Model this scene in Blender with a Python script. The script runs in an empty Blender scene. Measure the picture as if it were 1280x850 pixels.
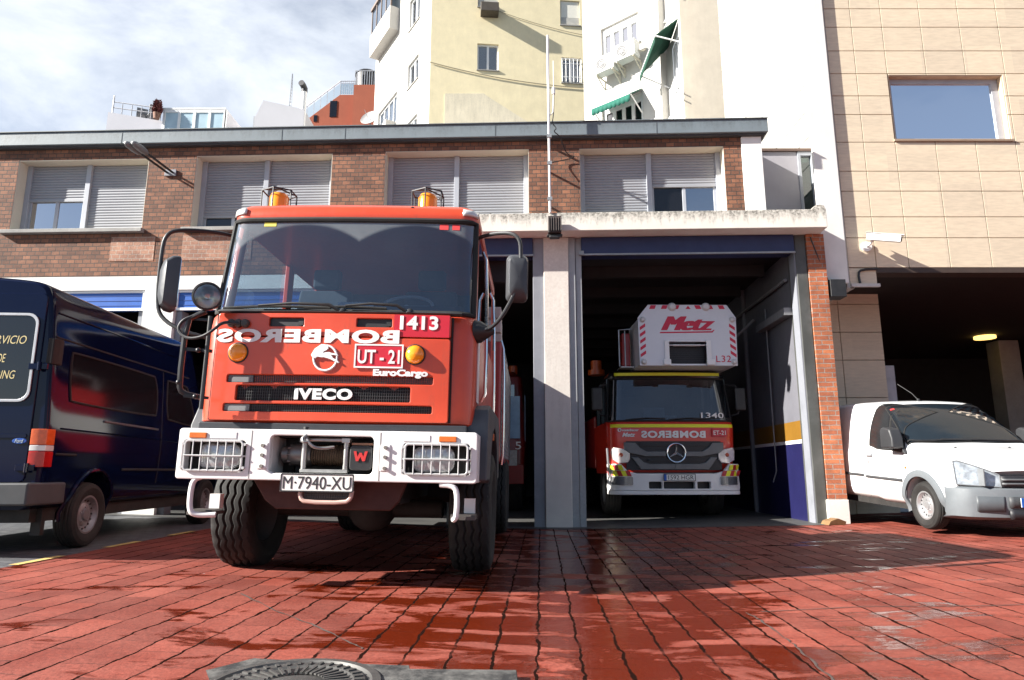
import bpy, bmesh, math, random
from mathutils import Vector, Matrix, Euler
random.seed(7)
C = bpy.context.scene.collection
SC = bpy.context.scene
R = math.radians
PI = math.pi

# ------------------------------------------------------------------ camera
cam = bpy.data.objects.new('camera', bpy.data.cameras.new('camera'))
C.objects.link(cam)
cam.location = (0, 0, 0.9)
cam.rotation_euler = (R(90 + 10.9), 0, 0)
cam.data.sensor_width = 36
cam.data.lens = 850 / 1280 * 36
cam.data.clip_start = 0.05
cam.data.clip_end = 3000
SC.camera = cam

# ------------------------------------------------------------------ sky, sun, exposure
SUN_EL, SUN_AZ = R(29), R(15)          # elevation; angle in front of the facade plane, from the left
to_sun = Vector((-math.cos(SUN_AZ) * math.cos(SUN_EL), -math.sin(SUN_AZ) * math.cos(SUN_EL), math.sin(SUN_EL)))
sun = bpy.data.objects.new('sun', bpy.data.lights.new('sun', 'SUN'))
C.objects.link(sun)
sun.data.energy = 5.0
sun.data.angle = R(0.53)
sun.data.color = (1.0, 0.955, 0.88)
sun.rotation_euler = to_sun.to_track_quat('Z', 'Y').to_euler()
sun.location = to_sun * 60

world = bpy.data.worlds.new('World')
SC.world = world
world.use_nodes = True
nt = world.node_tree
nt.nodes.clear()
def wn(t, **k):
    n = nt.nodes.new(t)
    for a, b in k.items():
        setattr(n, a, b)
    return n
sky = wn('ShaderNodeTexSky', sky_type='NISHITA', sun_disc=False)
sky.sun_elevation = SUN_EL
sky.sun_rotation = math.atan2(to_sun.x, to_sun.y)
sky.air_density = 0.8
sky.dust_density = 0.6
sky.ozone_density = 1.6
bg = wn('ShaderNodeBackground')
bg.inputs['Strength'].default_value = 0.05
tc = wn('ShaderNodeTexCoord')
mp = wn('ShaderNodeMapping')
mp.inputs['Scale'].default_value = (1.6, 1.6, 3.6)
mp.inputs['Location'].default_value = (0.35, 0.1, 0.0)
nz = wn('ShaderNodeTexNoise')
nz.inputs['Scale'].default_value = 1.5
nz.inputs['Detail'].default_value = 9
nz.inputs['Roughness'].default_value = 0.58
nz.inputs['Distortion'].default_value = 0.35
rmp = wn('ShaderNodeValToRGB')
rmp.color_ramp.elements[0].position = 0.27
rmp.color_ramp.elements[1].position = 0.60
mix = wn('ShaderNodeMixRGB')
mix.inputs[2].default_value = (6.7, 7.1, 7.7, 1)
nt.links.new(tc.outputs['Generated'], mp.inputs['Vector'])
nt.links.new(mp.outputs[0], nz.inputs['Vector'])
nt.links.new(nz.outputs['Fac'], rmp.inputs[0])
# thickest towards the north (in front of the camera), thinning out overhead and behind
sepw = wn('ShaderNodeSeparateXYZ')
nt.links.new(tc.outputs['Generated'], sepw.inputs[0])
mr = wn('ShaderNodeMapRange')
mr.inputs['From Min'].default_value = -0.1
mr.inputs['From Max'].default_value = 0.5
mr.inputs['To Min'].default_value = 0.13
mr.inputs['To Max'].default_value = 1.0
nt.links.new(sepw.outputs[1], mr.inputs['Value'])
mulw = wn('ShaderNodeMath', operation='MULTIPLY')
nt.links.new(rmp.outputs[0], mulw.inputs[0])
nt.links.new(mr.outputs[0], mulw.inputs[1])
nt.links.new(mulw.outputs[0], mix.inputs[0])
nt.links.new(sky.outputs[0], mix.inputs[1])
nt.links.new(mix.outputs[0], bg.inputs['Color'])
out = wn('ShaderNodeOutputWorld')
nt.links.new(bg.outputs[0], out.inputs['Surface'])

SC.view_settings.view_transform = 'Standard'
SC.view_settings.look = 'None'
SC.view_settings.exposure = 1.66
SC.view_settings.gamma = 1.0
SC.view_settings.use_curve_mapping = False

# ------------------------------------------------------------------ materials
class NB:
    """small node builder"""
    def __init__(s, name):
        s.m = bpy.data.materials.new(name)
        s.m.use_nodes = True
        s.t = s.m.node_tree
        s.b = s.t.nodes['Principled BSDF']
        s.out = s.t.nodes['Material Output']
    def n(s, t, **k):
        x = s.t.nodes.new(t)
        for a, b in k.items():
            setattr(x, a, b)
        return x
    def l(s, a, b):
        s.t.links.new(a, b)
    def coord(s, kind='Object', scale=(1, 1, 1), rot=(0, 0, 0), loc=(0, 0, 0)):
        c = s.n('ShaderNodeTexCoord')
        m = s.n('ShaderNodeMapping')
        m.inputs['Scale'].default_value = scale
        m.inputs['Rotation'].default_value = rot
        m.inputs['Location'].default_value = loc
        s.l(c.outputs[kind], m.inputs['Vector'])
        return m.outputs[0]
    def noise(s, vec, scale, detail=4, rough=.55, dist=0):
        x = s.n('ShaderNodeTexNoise')
        x.inputs['Scale'].default_value = scale
        x.inputs['Detail'].default_value = detail
        x.inputs['Roughness'].default_value = rough
        x.inputs['Distortion'].default_value = dist
        s.l(vec, x.inputs['Vector'])
        return x.outputs['Fac']
    def ramp(s, fac, p0, p1, c0=(0, 0, 0, 1), c1=(1, 1, 1, 1)):
        x = s.n('ShaderNodeValToRGB')
        e = x.color_ramp.elements
        e[0].position, e[1].position = p0, p1
        e[0].color, e[1].color = c0, c1
        s.l(fac, x.inputs[0])
        return x.outputs[0]
    def mix(s, fac, a, b, blend='MIX'):
        x = s.n('ShaderNodeMixRGB', blend_type=blend)
        for i, v in ((0, fac), (1, a), (2, b)):
            if hasattr(v, 'is_output'):
                s.l(v, x.inputs[i])
            elif i == 0:
                x.inputs[0].default_value = v
            else:
                x.inputs[i].default_value = (*v[:3], 1)
        return x.outputs[0]
    def math(s, op, a, b=0.0):
        x = s.n('ShaderNodeMath', operation=op)
        for i, v in ((0, a), (1, b)):
            if hasattr(v, 'is_output'):
                s.l(v, x.inputs[i])
            else:
                x.inputs[i].default_value = v
        return x.outputs[0]
    def bump(s, h, strength=.3, dist=.01, prev=None):
        x = s.n('ShaderNodeBump')
        x.inputs['Strength'].default_value = strength
        x.inputs['Distance'].default_value = dist
        s.l(h, x.inputs['Height'])
        if prev is not None:
            s.l(prev, x.inputs['Normal'])
        s.l(x.outputs[0], s.b.inputs['Normal'])
        return x.outputs[0]
    def set(s, **k):
        for a, v in k.items():
            i = s.b.inputs[a.replace('_', ' ')]
            if hasattr(v, 'is_output'):
                s.l(v, i)
            elif isinstance(v, tuple):
                i.default_value = (*v[:3], 1)
            else:
                i.default_value = v

MATS = {}
def mat(name, col, rough=.5, metal=0.0, var=.18, vs=5.0, bump=.0, bs=60.0, coat=0.0, dirt=0.0, dirtcol=(.05, .045, .04), spec=.5):
    """painted / plain surface with grime and small unevenness"""
    if name in MATS:
        return MATS[name]
    b = NB(name)
    v = b.coord()
    n1 = b.noise(v, vs, 6, .6)
    n2 = b.noise(v, vs * 7, 4, .6)
    lo = tuple(c * (1 - var) for c in col)
    hi = tuple(min(c * (1 + var * .6), 1) for c in col)
    c = b.mix(b.ramp(n1, .3, .7), lo, hi)
    if dirt:
        d = b.math('MULTIPLY', b.ramp(n1, .45, .75), b.ramp(n2, .35, .7))
        c = b.mix(b.math('MULTIPLY', d, dirt), c, dirtcol)
    b.set(Base_Color=c, Metallic=metal)
    b.b.inputs['Specular IOR Level'].default_value = spec
    rr = b.n('ShaderNodeMapRange')
    rr.inputs['To Min'].default_value = max(rough - .08, .02)
    rr.inputs['To Max'].default_value = min(rough + .12, 1)
    b.l(n2, rr.inputs['Value'])
    b.set(Roughness=rr.outputs[0])
    if coat:
        b.b.inputs['Coat Weight'].default_value = coat
        b.b.inputs['Coat Roughness'].default_value = .06
    if bump:
        b.bump(b.noise(v, bs, 4, .6), bump, .01)
    MATS[name] = b.m
    return b.m

def glass(name, tint=(.75, .8, .82), refl=1.0, dust=0.0, base_mix=0.0, base=(.02, .03, .04)):
    """window pane: clear tinted body with a mirror-like coat by Fresnel; base_mix>0 makes it less see-through"""
    if name in MATS:
        return MATS[name]
    b = NB(name)
    t = b.t
    t.nodes.remove(b.b)
    tr = b.n('ShaderNodeBsdfTransparent')
    tr.inputs[0].default_value = (*tint, 1)
    df = b.n('ShaderNodeBsdfDiffuse')
    df.inputs[0].default_value = (*base, 1)
    m0 = b.n('ShaderNodeMixShader')
    m0.inputs[0].default_value = base_mix
    b.l(tr.outputs[0], m0.inputs[1])
    b.l(df.outputs[0], m0.inputs[2])
    cur = m0.outputs[0]
    if dust:
        v = b.coord()
        n = b.ramp(b.noise(v, 3.5, 6, .65), .35, .75)
        dd = b.n('ShaderNodeBsdfDiffuse')
        dd.inputs[0].default_value = (.55, .56, .56, 1)
        m1 = b.n('ShaderNodeMixShader')
        b.l(b.math('MULTIPLY', n, dust), m1.inputs[0])
        b.l(cur, m1.inputs[1])
        b.l(dd.outputs[0], m1.inputs[2])
        cur = m1.outputs[0]
    gl = b.n('ShaderNodeBsdfGlossy')
    gl.inputs['Roughness'].default_value = .02
    gl.inputs[0].default_value = (.95, .97, 1, 1)
    fr = b.n('ShaderNodeFresnel')
    fr.inputs[0].default_value = 1.55
    m2 = b.n('ShaderNodeMixShader')
    f = b.math('MINIMUM', b.math('ADD', b.math('MULTIPLY', fr.outputs[0], 1.35 * refl), .03 * refl), 1.0)
    b.l(f, m2.inputs[0])
    b.l(cur, m2.inputs[1])
    b.l(gl.outputs[0], m2.inputs[2])
    b.l(m2.outputs[0], b.out.inputs['Surface'])
    MATS[name] = b.m
    return b.m

def emit(name, col, st):
    b = NB(name)
    b.set(Base_Color=(.8, .8, .8))
    b.b.inputs['Emission Color'].default_value = (*col, 1)
    b.b.inputs['Emission Strength'].default_value = st
    return b.m

# ------------------------------------------------------------------ mesh builder
class MB:
    def __init__(s):
        s.v, s.f, s.mi, s.k = [], [], [], 0
        s.M = None
    def mat(s, k):
        s.k = k
        return s
    def xf(s, M):
        s.M = M
        return s
    def add(s, vs, fs):
        o = len(s.v)
        for p in vs:
            p = Vector(p)
            s.v.append(s.M @ p if s.M else p)
        for f in fs:
            s.f.append([i + o for i in f])
            s.mi.append(s.k)
        return s
    def box(s, x0, x1, y0, y1, z0, z1):
        return s.add([(x0, y0, z0), (x1, y0, z0), (x1, y1, z0), (x0, y1, z0), (x0, y0, z1), (x1, y0, z1), (x1, y1, z1), (x0, y1, z1)],
                     [(0, 3, 2, 1), (4, 5, 6, 7), (0, 1, 5, 4), (1, 2, 6, 5), (2, 3, 7, 6), (3, 0, 4, 7)])
    def cyl(s, p0, p1, r0, r1=None, n=16, cap=True):
        r1 = r0 if r1 is None else r1
        p0, p1 = Vector(p0), Vector(p1)
        d = (p1 - p0).normalized()
        a = d.orthogonal().normalized()
        b = d.cross(a)
        vs = []
        for p, r in ((p0, r0), (p1, r1)):
            for i in range(n):
                t = 2 * PI * i / n
                vs.append(p + a * (math.cos(t) * r) + b * (math.sin(t) * r))
        fs = [(i, (i + 1) % n, n + (i + 1) % n, n + i) for i in range(n)]
        if cap:
            fs += [tuple(reversed(range(n))), tuple(range(n, 2 * n))]
        return s.add(vs, fs)
    def bar(s, p0, p1, w, h):
        p0, p1 = Vector(p0), Vector(p1)
        d = (p1 - p0).normalized()
        up = Vector((0, 0, 1)) if abs(d.z) < .95 else Vector((0, 1, 0))
        a = d.cross(up).normalized() * (w / 2)
        b = a.cross(d).normalized() * (h / 2)
        vs = [p + q for p in (p0, p1) for q in (-a - b, a - b, a + b, -a + b)]
        return s.add(vs, [(0, 3, 2, 1), (4, 5, 6, 7), (0, 1, 5, 4), (1, 2, 6, 5), (2, 3, 7, 6), (3, 0, 4, 7)])
    def tube(s, pts, r, n=8, closed=False, smooth=0):
        P = [Vector(p) for p in pts]
        for _ in range(smooth):
            Q = [P[0]]
            for a, b in zip(P, P[1:]):
                Q += [a.lerp(b, .25), a.lerp(b, .75)]
            Q.append(P[-1])
            P = Q
        m = len(P)
        vs = []
        up = None
        for i in range(m):
            if closed:
                d = (P[(i + 1) % m] - P[i - 1]).normalized()
            else:
                d = (P[min(i + 1, m - 1)] - P[max(i - 1, 0)]).normalized()
            if up is None:
                up = d.orthogonal().normalized()
            up = (up - d * up.dot(d)).normalized()
            b = d.cross(up)
            rr = r[i] if isinstance(r, list) and len(r) == m else (r if not isinstance(r, list) else r[0])
            for j in range(n):
                t = 2 * PI * j / n
                vs.append(P[i] + up * (math.cos(t) * rr) + b * (math.sin(t) * rr))
        fs = []
        for i in range(m if closed else m - 1):
            a, c = i * n, ((i + 1) % m) * n
            for j in range(n):
                k = (j + 1) % n
                fs.append((a + j, a + k, c + k, c + j))
        if not closed:
            fs += [tuple(reversed(range(n))), tuple(range((m - 1) * n, m * n))]
        return s.add(vs, fs)
    def prism(s, poly, axis, a0, a1):
        """poly in the two remaining axes: 'y' -> (x,z), 'x' -> (y,z), 'z' -> (x,y)"""
        def P(q, a):
            return {'y': (q[0], a, q[1]), 'x': (a, q[0], q[1]), 'z': (q[0], q[1], a)}[axis]
        n = len(poly)
        vs = [P(q, a0) for q in poly] + [P(q, a1) for q in poly]
        fs = [tuple(range(n)), tuple(reversed(range(n, 2 * n)))]
        fs += [(i, n + i, n + (i + 1) % n, (i + 1) % n) for i in range(n)]
        return s.add(vs, fs)
    def grid(s, rows, closed=False):
        n = len(rows[0])
        vs = [p for r in rows for p in r]
        fs = []
        for i in range(len(rows) - 1):
            for j in range(n if closed else n - 1):
                k = (j + 1) % n
                fs.append((i * n + j, i * n + k, (i + 1) * n + k, (i + 1) * n + j))
        return s.add(vs, fs)
    def lathe(s, prof, org, axis, n=32, cap=False):
        """prof: (radius, along axis)"""
        org, d = Vector(org), Vector(axis).normalized()
        a = d.orthogonal().normalized()
        b = d.cross(a)
        rows = []
        for r, h in prof:
            rows.append([org + d * h + a * (math.cos(2 * PI * i / n) * r) + b * (math.sin(2 * PI * i / n) * r) for i in range(n)])
        s.grid(rows, True)
        return s
    def sphere(s, c, r, n=16, m=10, sc=(1, 1, 1)):
        c = Vector(c)
        rows = []
        for i in range(m + 1):
            t = PI * i / m
            rr = max(math.sin(t), 1e-4) * r
            rows.append([c + Vector((math.cos(2 * PI * j / n) * rr * sc[0], math.sin(2 * PI * j / n) * rr * sc[1], math.cos(t) * r * sc[2])) for j in range(n)])
        return s.grid(rows, True)
    def build(s, name, mats, parent=None, bevel=0.0, seg=2, ang=35, recalc=True, weld=False):
        me = bpy.data.meshes.new(name)
        me.from_pydata([tuple(v) for v in s.v], [], s.f)
        if not isinstance(mats, (list, tuple)):
            mats = [mats]
        for m in mats:
            me.materials.append(m)
        for p, k in zip(me.polygons, s.mi):
            p.material_index = k
        if recalc or weld:
            bm = bmesh.new()
            bm.from_mesh(me)
            if weld:
                bmesh.ops.remove_doubles(bm, verts=bm.verts, dist=1e-4)
            if recalc:
                bmesh.ops.recalc_face_normals(bm, faces=bm.faces)
            bm.to_mesh(me)
            bm.free()
        return link(name, me, parent, bevel, seg, ang)

def link(name, me, parent=None, bevel=0.0, seg=2, ang=35):
    o = bpy.data.objects.new(name, me)
    C.objects.link(o)
    if parent:
        o.parent = parent
    for p in me.polygons:
        p.use_smooth = True
    me.set_sharp_from_angle(angle=R(ang))
    if bevel:
        b = o.modifiers.new('bevel', 'BEVEL')
        b.width = bevel
        b.segments = seg
        b.limit_method = 'ANGLE'
        b.angle_limit = R(40)
        b.harden_normals = True
    return o

def thing(name, label, cat, loc=(0, 0, 0), rot=(0, 0, 0), group=None):
    o = bpy.data.objects.new(name, None)
    C.objects.link(o)
    o.empty_display_size = .2
    o.location, o.rotation_euler = loc, rot
    return tag(o, label, cat, group)
def tag(o, label, cat, group=None):
    o['label'] = label
    o['category'] = cat
    if group:
        o['group'] = group
    return o
def structure(o):
    o['kind'] = 'structure'
    return o

def to_mesh(cu, name):
    tmp = bpy.data.objects.new('tmp', cu)
    C.objects.link(tmp)
    dg = bpy.context.evaluated_depsgraph_get()
    dg.update()
    me = bpy.data.meshes.new_from_object(tmp.evaluated_get(dg))
    me.name = name
    bpy.data.objects.remove(tmp)
    bpy.data.curves.remove(cu)
    return me

def rr(x0, x1, z0, z1, r, n=5):
    """rounded rectangle polygon"""
    pts = []
    for cx, cz, a in ((x1 - r, z1 - r, 0), (x0 + r, z1 - r, 90), (x0 + r, z0 + r, 180), (x1 - r, z0 + r, 270)):
        for i in range(n + 1):
            t = R(a + 90 * i / n)
            pts.append((cx + math.cos(t) * r, cz + math.sin(t) * r))
    return pts

def plate(name, outer, holes, y, th, m, parent=None, bevel=0.0, axis='y'):
    """flat plate with holes standing in the xz plane, front face at y, thickness th going back"""
    cu = bpy.data.curves.new(name, 'CURVE')
    cu.dimensions = '2D'
    cu.fill_mode = 'BOTH'
    cu.extrude = th / 2 - bevel
    cu.bevel_depth = bevel
    cu.bevel_resolution = 1
    cu.offset = -bevel
    for poly in [outer] + holes:
        sp = cu.splines.new('POLY')
        sp.points.add(len(poly) - 1)
        for p, q in zip(sp.points, poly):
            p.co = (q[0], q[1], 0, 1)
        sp.use_cyclic_u = True
    me = to_mesh(cu, name)
    me.materials.clear()
    me.materials.append(m)
    for v in me.vertices:
        v.co = (v.co.x, y + th / 2 - v.co.z, v.co.y)
    return link(name, me, parent, 0, 2, 30)

def text(name, s, rect, y, m, parent=None, mirror=False, shear=0.0, bold=0.0, th=.004, M=None, keep=False, spacing=1.0):
    """lettering standing in the xz plane at y facing -y, fitted to rect (x0,x1,z0,z1)"""
    cu = bpy.data.curves.new(name, 'FONT')
    cu.body = s
    cu.size = 1
    cu.shear = shear
    cu.offset = bold
    cu.extrude = .01
    cu.resolution_u = 4
    cu.space_character = spacing
    me = to_mesh(cu, name)
    xs = [v.co.x for v in me.vertices]
    ys = [v.co.y for v in me.vertices]
    ax, bx, ay, by = min(xs), max(xs), min(ys), max(ys)
    x0, x1, z0, z1 = rect
    kx, kz = (x1 - x0) / (bx - ax), (z1 - z0) / (by - ay)
    if keep:
        kx = kz
    for v in me.vertices:
        fx = (v.co.x - ax) * kx
        X = x1 - fx if mirror else x0 + fx
        p = Vector((X, y - (th if v.co.z > 0 else 0), z0 + (v.co.y - ay) * kz))
        v.co = M @ p if M else p
    me.materials.clear()
    me.materials.append(m)
    o = link(name, me, parent, 0, 2, 30)
    return o

def cut(o, mb):
    """carve the closed mesh mb out of o (mesh becomes real geometry)"""
    par, o.parent = o.parent, None
    c = mb.build('cutter', [])
    mo = o.modifiers.new('b', 'BOOLEAN')
    mo.operation = 'DIFFERENCE'
    mo.solver = 'EXACT'
    mo.object = c
    dg = bpy.context.evaluated_depsgraph_get()
    dg.update()
    me = bpy.data.meshes.new_from_object(o.evaluated_get(dg))
    o.modifiers.remove(mo)
    o.data = me
    bpy.data.objects.remove(c)
    o.parent = par
    for p in me.polygons:
        p.use_smooth = True
    me.set_sharp_from_angle(angle=R(32))

def gz(x, y=0):
    """the yard is a shallow valley draining along x = 0.7"""
    x = max(-8.0, min(8.0, x))
    k = .03 if x < .7 else .021
    return k * (math.sqrt((x - .7) ** 2 + .5) - .7071)
def dz(x, y):
    return gz(x, y) * max(0.0, min(1.0, (y + 6) / 8))
# ------------------------------------------------------------------ setting materials
def m_brick(name='red_brick', sx=1.0, cols=((.31, .135, .075), (.15, .066, .04)), mortar=(.075, .058, .046), plane='xz', bw=.148, bh=.078, dark=1.0):
    if name in MATS:
        return MATS[name]
    b = NB(name)
    v = b.coord('Object', rot=(R(-90), 0, 0))     # x, z, -> texture x, y
    wob = b.noise(v, 9, 3)
    vv = b.n('ShaderNodeVectorMath', operation='ADD')
    sc = b.n('ShaderNodeVectorMath', operation='SCALE')
    nn = b.n('ShaderNodeTexNoise')
    nn.inputs['Scale'].default_value = 14
    b.l(v, nn.inputs['Vector'])
    b.l(nn.outputs['Color'], sc.inputs[0])
    sc.inputs['Scale'].default_value = .014
    b.l(v, vv.inputs[0])
    b.l(sc.outputs[0], vv.inputs[1])
    br = b.n('ShaderNodeTexBrick')
    br.offset = .5
    br.inputs['Scale'].default_value = 1
    br.inputs['Brick Width'].default_value = bw
    br.inputs['Row Height'].default_value = bh
    br.inputs['Mortar Size'].default_value = .0075
    br.inputs['Mortar Smooth'].default_value = .25
    br.inputs['Bias'].default_value = -.05
    br.inputs['Color1'].default_value = (*cols[0], 1)
    br.inputs['Color2'].default_value = (*cols[1], 1)
    br.inputs['Mortar'].default_value = (*mortar, 1)
    b.l(vv.outputs[0], br.inputs['Vector'])
    big = b.ramp(b.noise(v, 2.6, 7, .7), .3, .7, (.52, .5, .5, 1), (1.32, 1.28, 1.2, 1))
    c = b.mix(1.0, br.outputs['Color'], big, 'MULTIPLY')
    c = b.mix(b.ramp(b.noise(v, 30, 4, .7), .3, .75, (.0, .0, .0, 1), (.45, .45, .45, 1)), c, (.09, .05, .04))
    b.set(Base_Color=c, Roughness=.85)
    h = b.math('ADD', b.math('MULTIPLY', b.math('SUBTRACT', 1.0, br.outputs['Fac']), 1.0), b.math('MULTIPLY', b.noise(v, 60, 4, .6), .5))
    b.bump(h, .9, .012)
    MATS[name] = b.m
    return b.m

def m_paving():
    b = NB('red_stamped_paving')
    v0 = b.coord('Object', rot=(0, 0, R(92.4)))
    nn = b.n('ShaderNodeTexNoise')
    nn.inputs['Scale'].default_value = 7.5
    nn.inputs['Detail'].default_value = 4
    b.l(v0, nn.inputs['Vector'])
    sc = b.n('ShaderNodeVectorMath', operation='SCALE')
    b.l(nn.outputs['Color'], sc.inputs[0])
    sc.inputs['Scale'].default_value = .05
    va = b.n('ShaderNodeVectorMath', operation='ADD')
    b.l(v0, va.inputs[0])
    b.l(sc.outputs[0], va.inputs[1])
    v = va.outputs[0]
    br = b.n('ShaderNodeTexBrick')
    br.offset = .45
    br.offset_frequency = 2
    br.inputs['Scale'].default_value = 1
    br.inputs['Brick Width'].default_value = .42
    br.inputs['Row Height'].default_value = .212
    br.inputs['Mortar Size'].default_value = .0045
    br.inputs['Mortar Smooth'].default_value = .5
    br.inputs['Color1'].default_value = (1.14, 1.12, 1.12, 1)
    br.inputs['Color2'].default_value = (.74, .70, .70, 1)
    br.inputs['Mortar'].default_value = (.8, .8, .8, 1)
    b.l(v, br.inputs['Vector'])
    # long joints only (run away from the camera): a row pattern with no cross joints
    sep = b.n('ShaderNodeSeparateXYZ')
    b.l(v, sep.inputs[0])
    q = b.math('ABSOLUTE', b.math('SUBTRACT', b.math('FRACT', b.math('DIVIDE', sep.outputs[1], .212)), .5))
    wid = b.math('ADD', .011, b.math('MULTIPLY', b.ramp(b.noise(v0, 4.5, 5, .7), .25, .7), .05))
    rowline = b.math('MULTIPLY', b.math('GREATER_THAN', q, b.math('SUBTRACT', .505, wid)), b.ramp(b.noise(v0, 3.1, 4, .6), .28, .42))
    # cross joints are faint
    joint = b.math('MULTIPLY', br.outputs['Fac'], b.ramp(b.noise(v0, 1.6, 3), .3, .5))
    vo = b.coord('Object')
    dust = b.ramp(b.noise(vo, 1.7, 6, .62), .35, .7)
    base = b.mix(dust, (.205, .034, .018), (.30, .080, .054))
    fine = b.ramp(b.noise(vo, 45, 5, .7), .3, .75, (.62, .58, .56, 1), (1.2, 1.2, 1.2, 1))
    base = b.mix(1.0, base, fine, 'MULTIPLY')
    base = b.mix(1.0, base, br.outputs['Color'], 'MULTIPLY')
    # wet film: strongest along the drain line in the middle of the yard, streaked along the slope
    so = b.n('ShaderNodeSeparateXYZ')
    b.l(vo, so.inputs[0])
    mid = b.math('SUBTRACT', 1.0, b.math('MINIMUM', b.math('ABSOLUTE', b.math('DIVIDE', b.math('SUBTRACT', so.outputs[0], .55), 2.6)), 1.0))
    vs = b.coord('Object', scale=(.85, 2.1, 1), rot=(0, 0, R(4)))
    wn_ = b.noise(vs, 1.5, 9, .66, .5)
    wetv = b.math('ADD', b.math('ADD', wn_, b.math('MULTIPLY', mid, .165)), b.math('MULTIPLY', b.ramp(so.outputs[1], 0, 1), 0))
    wet = b.ramp(wetv, .565, .615)
    col = b.mix(wet, base, (.105, .0125, .0035))
    # dried pale spots and cement drips
    vor = b.n('ShaderNodeTexVoronoi')
    vor.inputs['Scale'].default_value = 3.4
    b.l(vo, vor.inputs['Vector'])
    spots = b.math('MULTIPLY', b.math('LESS_THAN', vor.outputs['Distance'], b.math('MULTIPLY', b.ramp(b.noise(vo, 1.1, 3), .5, .85), .085)), .7)
    col = b.mix(spots, col, (.45, .36, .35))
    line = b.math('MAXIMUM', rowline, b.math('MULTIPLY', joint, .42))
    col = b.mix(b.math('MULTIPLY', line, .97), col, (.010, .006, .005))
    b.set(Base_Color=col)
    ro = b.n('ShaderNodeMapRange')
    ro.inputs['To Min'].default_value = .72
    ro.inputs['To Max'].default_value = .2
    b.l(wet, ro.inputs['Value'])
    b.set(Roughness=ro.outputs[0])
    b.l(b.math('MULTIPLY', b.math('SUBTRACT', 1.0, line), .42), b.b.inputs['Specular IOR Level'])
    h = b.math('ADD', b.math('MULTIPLY', line, -1.0), b.math('MULTIPLY', b.noise(vo, 55, 5, .65), b.math('SUBTRACT', .34, b.math('MULTIPLY', wet, .25))))
    h = b.math('ADD', h, b.math('MULTIPLY', b.noise(vo, 7, 4, .6), .5))
    b.bump(h, .75, .014)
    return b.m

def m_cobble():
    b = NB('grey_cobbles')
    v = b.coord('Object', rot=(0, 0, R(20)))
    br = b.n('ShaderNodeTexBrick')
    br.inputs['Scale'].default_value = 1
    br.inputs['Brick Width'].default_value = .2
    br.inputs['Row Height'].default_value = .1
    br.inputs['Mortar Size'].default_value = .007
    br.inputs['Mortar Smooth'].default_value = .4
    br.inputs['Color1'].default_value = (.125, .13, .135, 1)
    br.inputs['Color2'].default_value = (.075, .08, .088, 1)
    br.inputs['Mortar'].default_value = (.012, .012, .014, 1)
    b.l(v, br.inputs['Vector'])
    c = b.mix(b.ramp(b.noise(v, 3, 5, .6), .4, .7, (0, 0, 0, 1), (.6, .6, .6, 1)), br.outputs['Color'], (.07, .07, .08))
    b.set(Base_Color=c, Roughness=.6)
    h = b.math('ADD', b.math('MULTIPLY', br.outputs['Fac'], -1.0), b.math('MULTIPLY', b.noise(v, 40, 4), .4))
    b.bump(h, .6, .012)
    return b.m

def m_stone(name='beige_stone', col=(.64, .54, .405)):
    b = NB(name)
    v = b.coord('Object')
    n1 = b.noise(v, .9, 4, .6)
    vs = b.coord('Object', scale=(1, 1, 6))
    n2 = b.noise(vs, 5, 6, .65)
    n3 = b.noise(v, 70, 4, .7)
    # each slab its own tone
    w = b.n('ShaderNodeTexWhiteNoise', noise_dimensions='3D')
    sn = b.n('ShaderNodeVectorMath', operation='SNAP')
    sn.inputs[1].default_value = (.84, 50, .54)
    b.l(v, sn.inputs[0])
    b.l(sn.outputs[0], w.inputs[0])
    c = b.mix(b.ramp(n2, .3, .7), tuple(k * .88 for k in col), tuple(min(k * 1.08, 1) for k in col))
    c = b.mix(1.0, c, b.ramp(w.outputs[0], 0, 1, (.92, .92, .92, 1), (1.05, 1.04, 1.02, 1)), 'MULTIPLY')
    c = b.mix(b.ramp(n3, .62, .8, (0, 0, 0, 1), (.35, .35, .35, 1)), c, tuple(k * .6 for k in col))
    c = b.mix(b.ramp(n1, .5, .8, (0, 0, 0, 1), (.3, .3, .3, 1)), c, tuple(k * .8 for k in col))
    b.set(Base_Color=c, Roughness=.62)
    b.bump(n3, .12, .004)
    return b.m

def m_stained(name, col, stain=(.06, .055, .045), top=5.2, h=.34, amt=.85, rough=.75):
    """plaster / concrete with dark run-off streaks starting at its top edge"""
    b = NB(name)
    v = b.coord('Object')
    vs = b.coord('Object', scale=(9, 9, 1.2))
    streak = b.noise(vs, 1.0, 6, .7)
    n1 = b.noise(v, 2.2, 6, .65)
    n2 = b.noise(v, 24, 5, .7)
    s = b.n('ShaderNodeSeparateXYZ')
    b.l(v, s.inputs[0])
    up = b.n('ShaderNodeMapRange')
    up.inputs['From Min'].default_value = top - h
    up.inputs['From Max'].default_value = top
    b.l(s.outputs[2], up.inputs['Value'])
    f = b.math('MULTIPLY', b.ramp(b.math('ADD', b.math('MULTIPLY', streak, .6), b.math('MULTIPLY', up.outputs[0], .28)), .42, .56), b.ramp(n2, .3, .6))
    c = b.mix(b.ramp(n1, .3, .7), tuple(k * .86 for k in col), col)
    c = b.mix(b.math('MULTIPLY', f, amt), c, stain)
    b.set(Base_Color=c, Roughness=rough)
    b.bump(n2, .25, .006)
    return b.m

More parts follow.
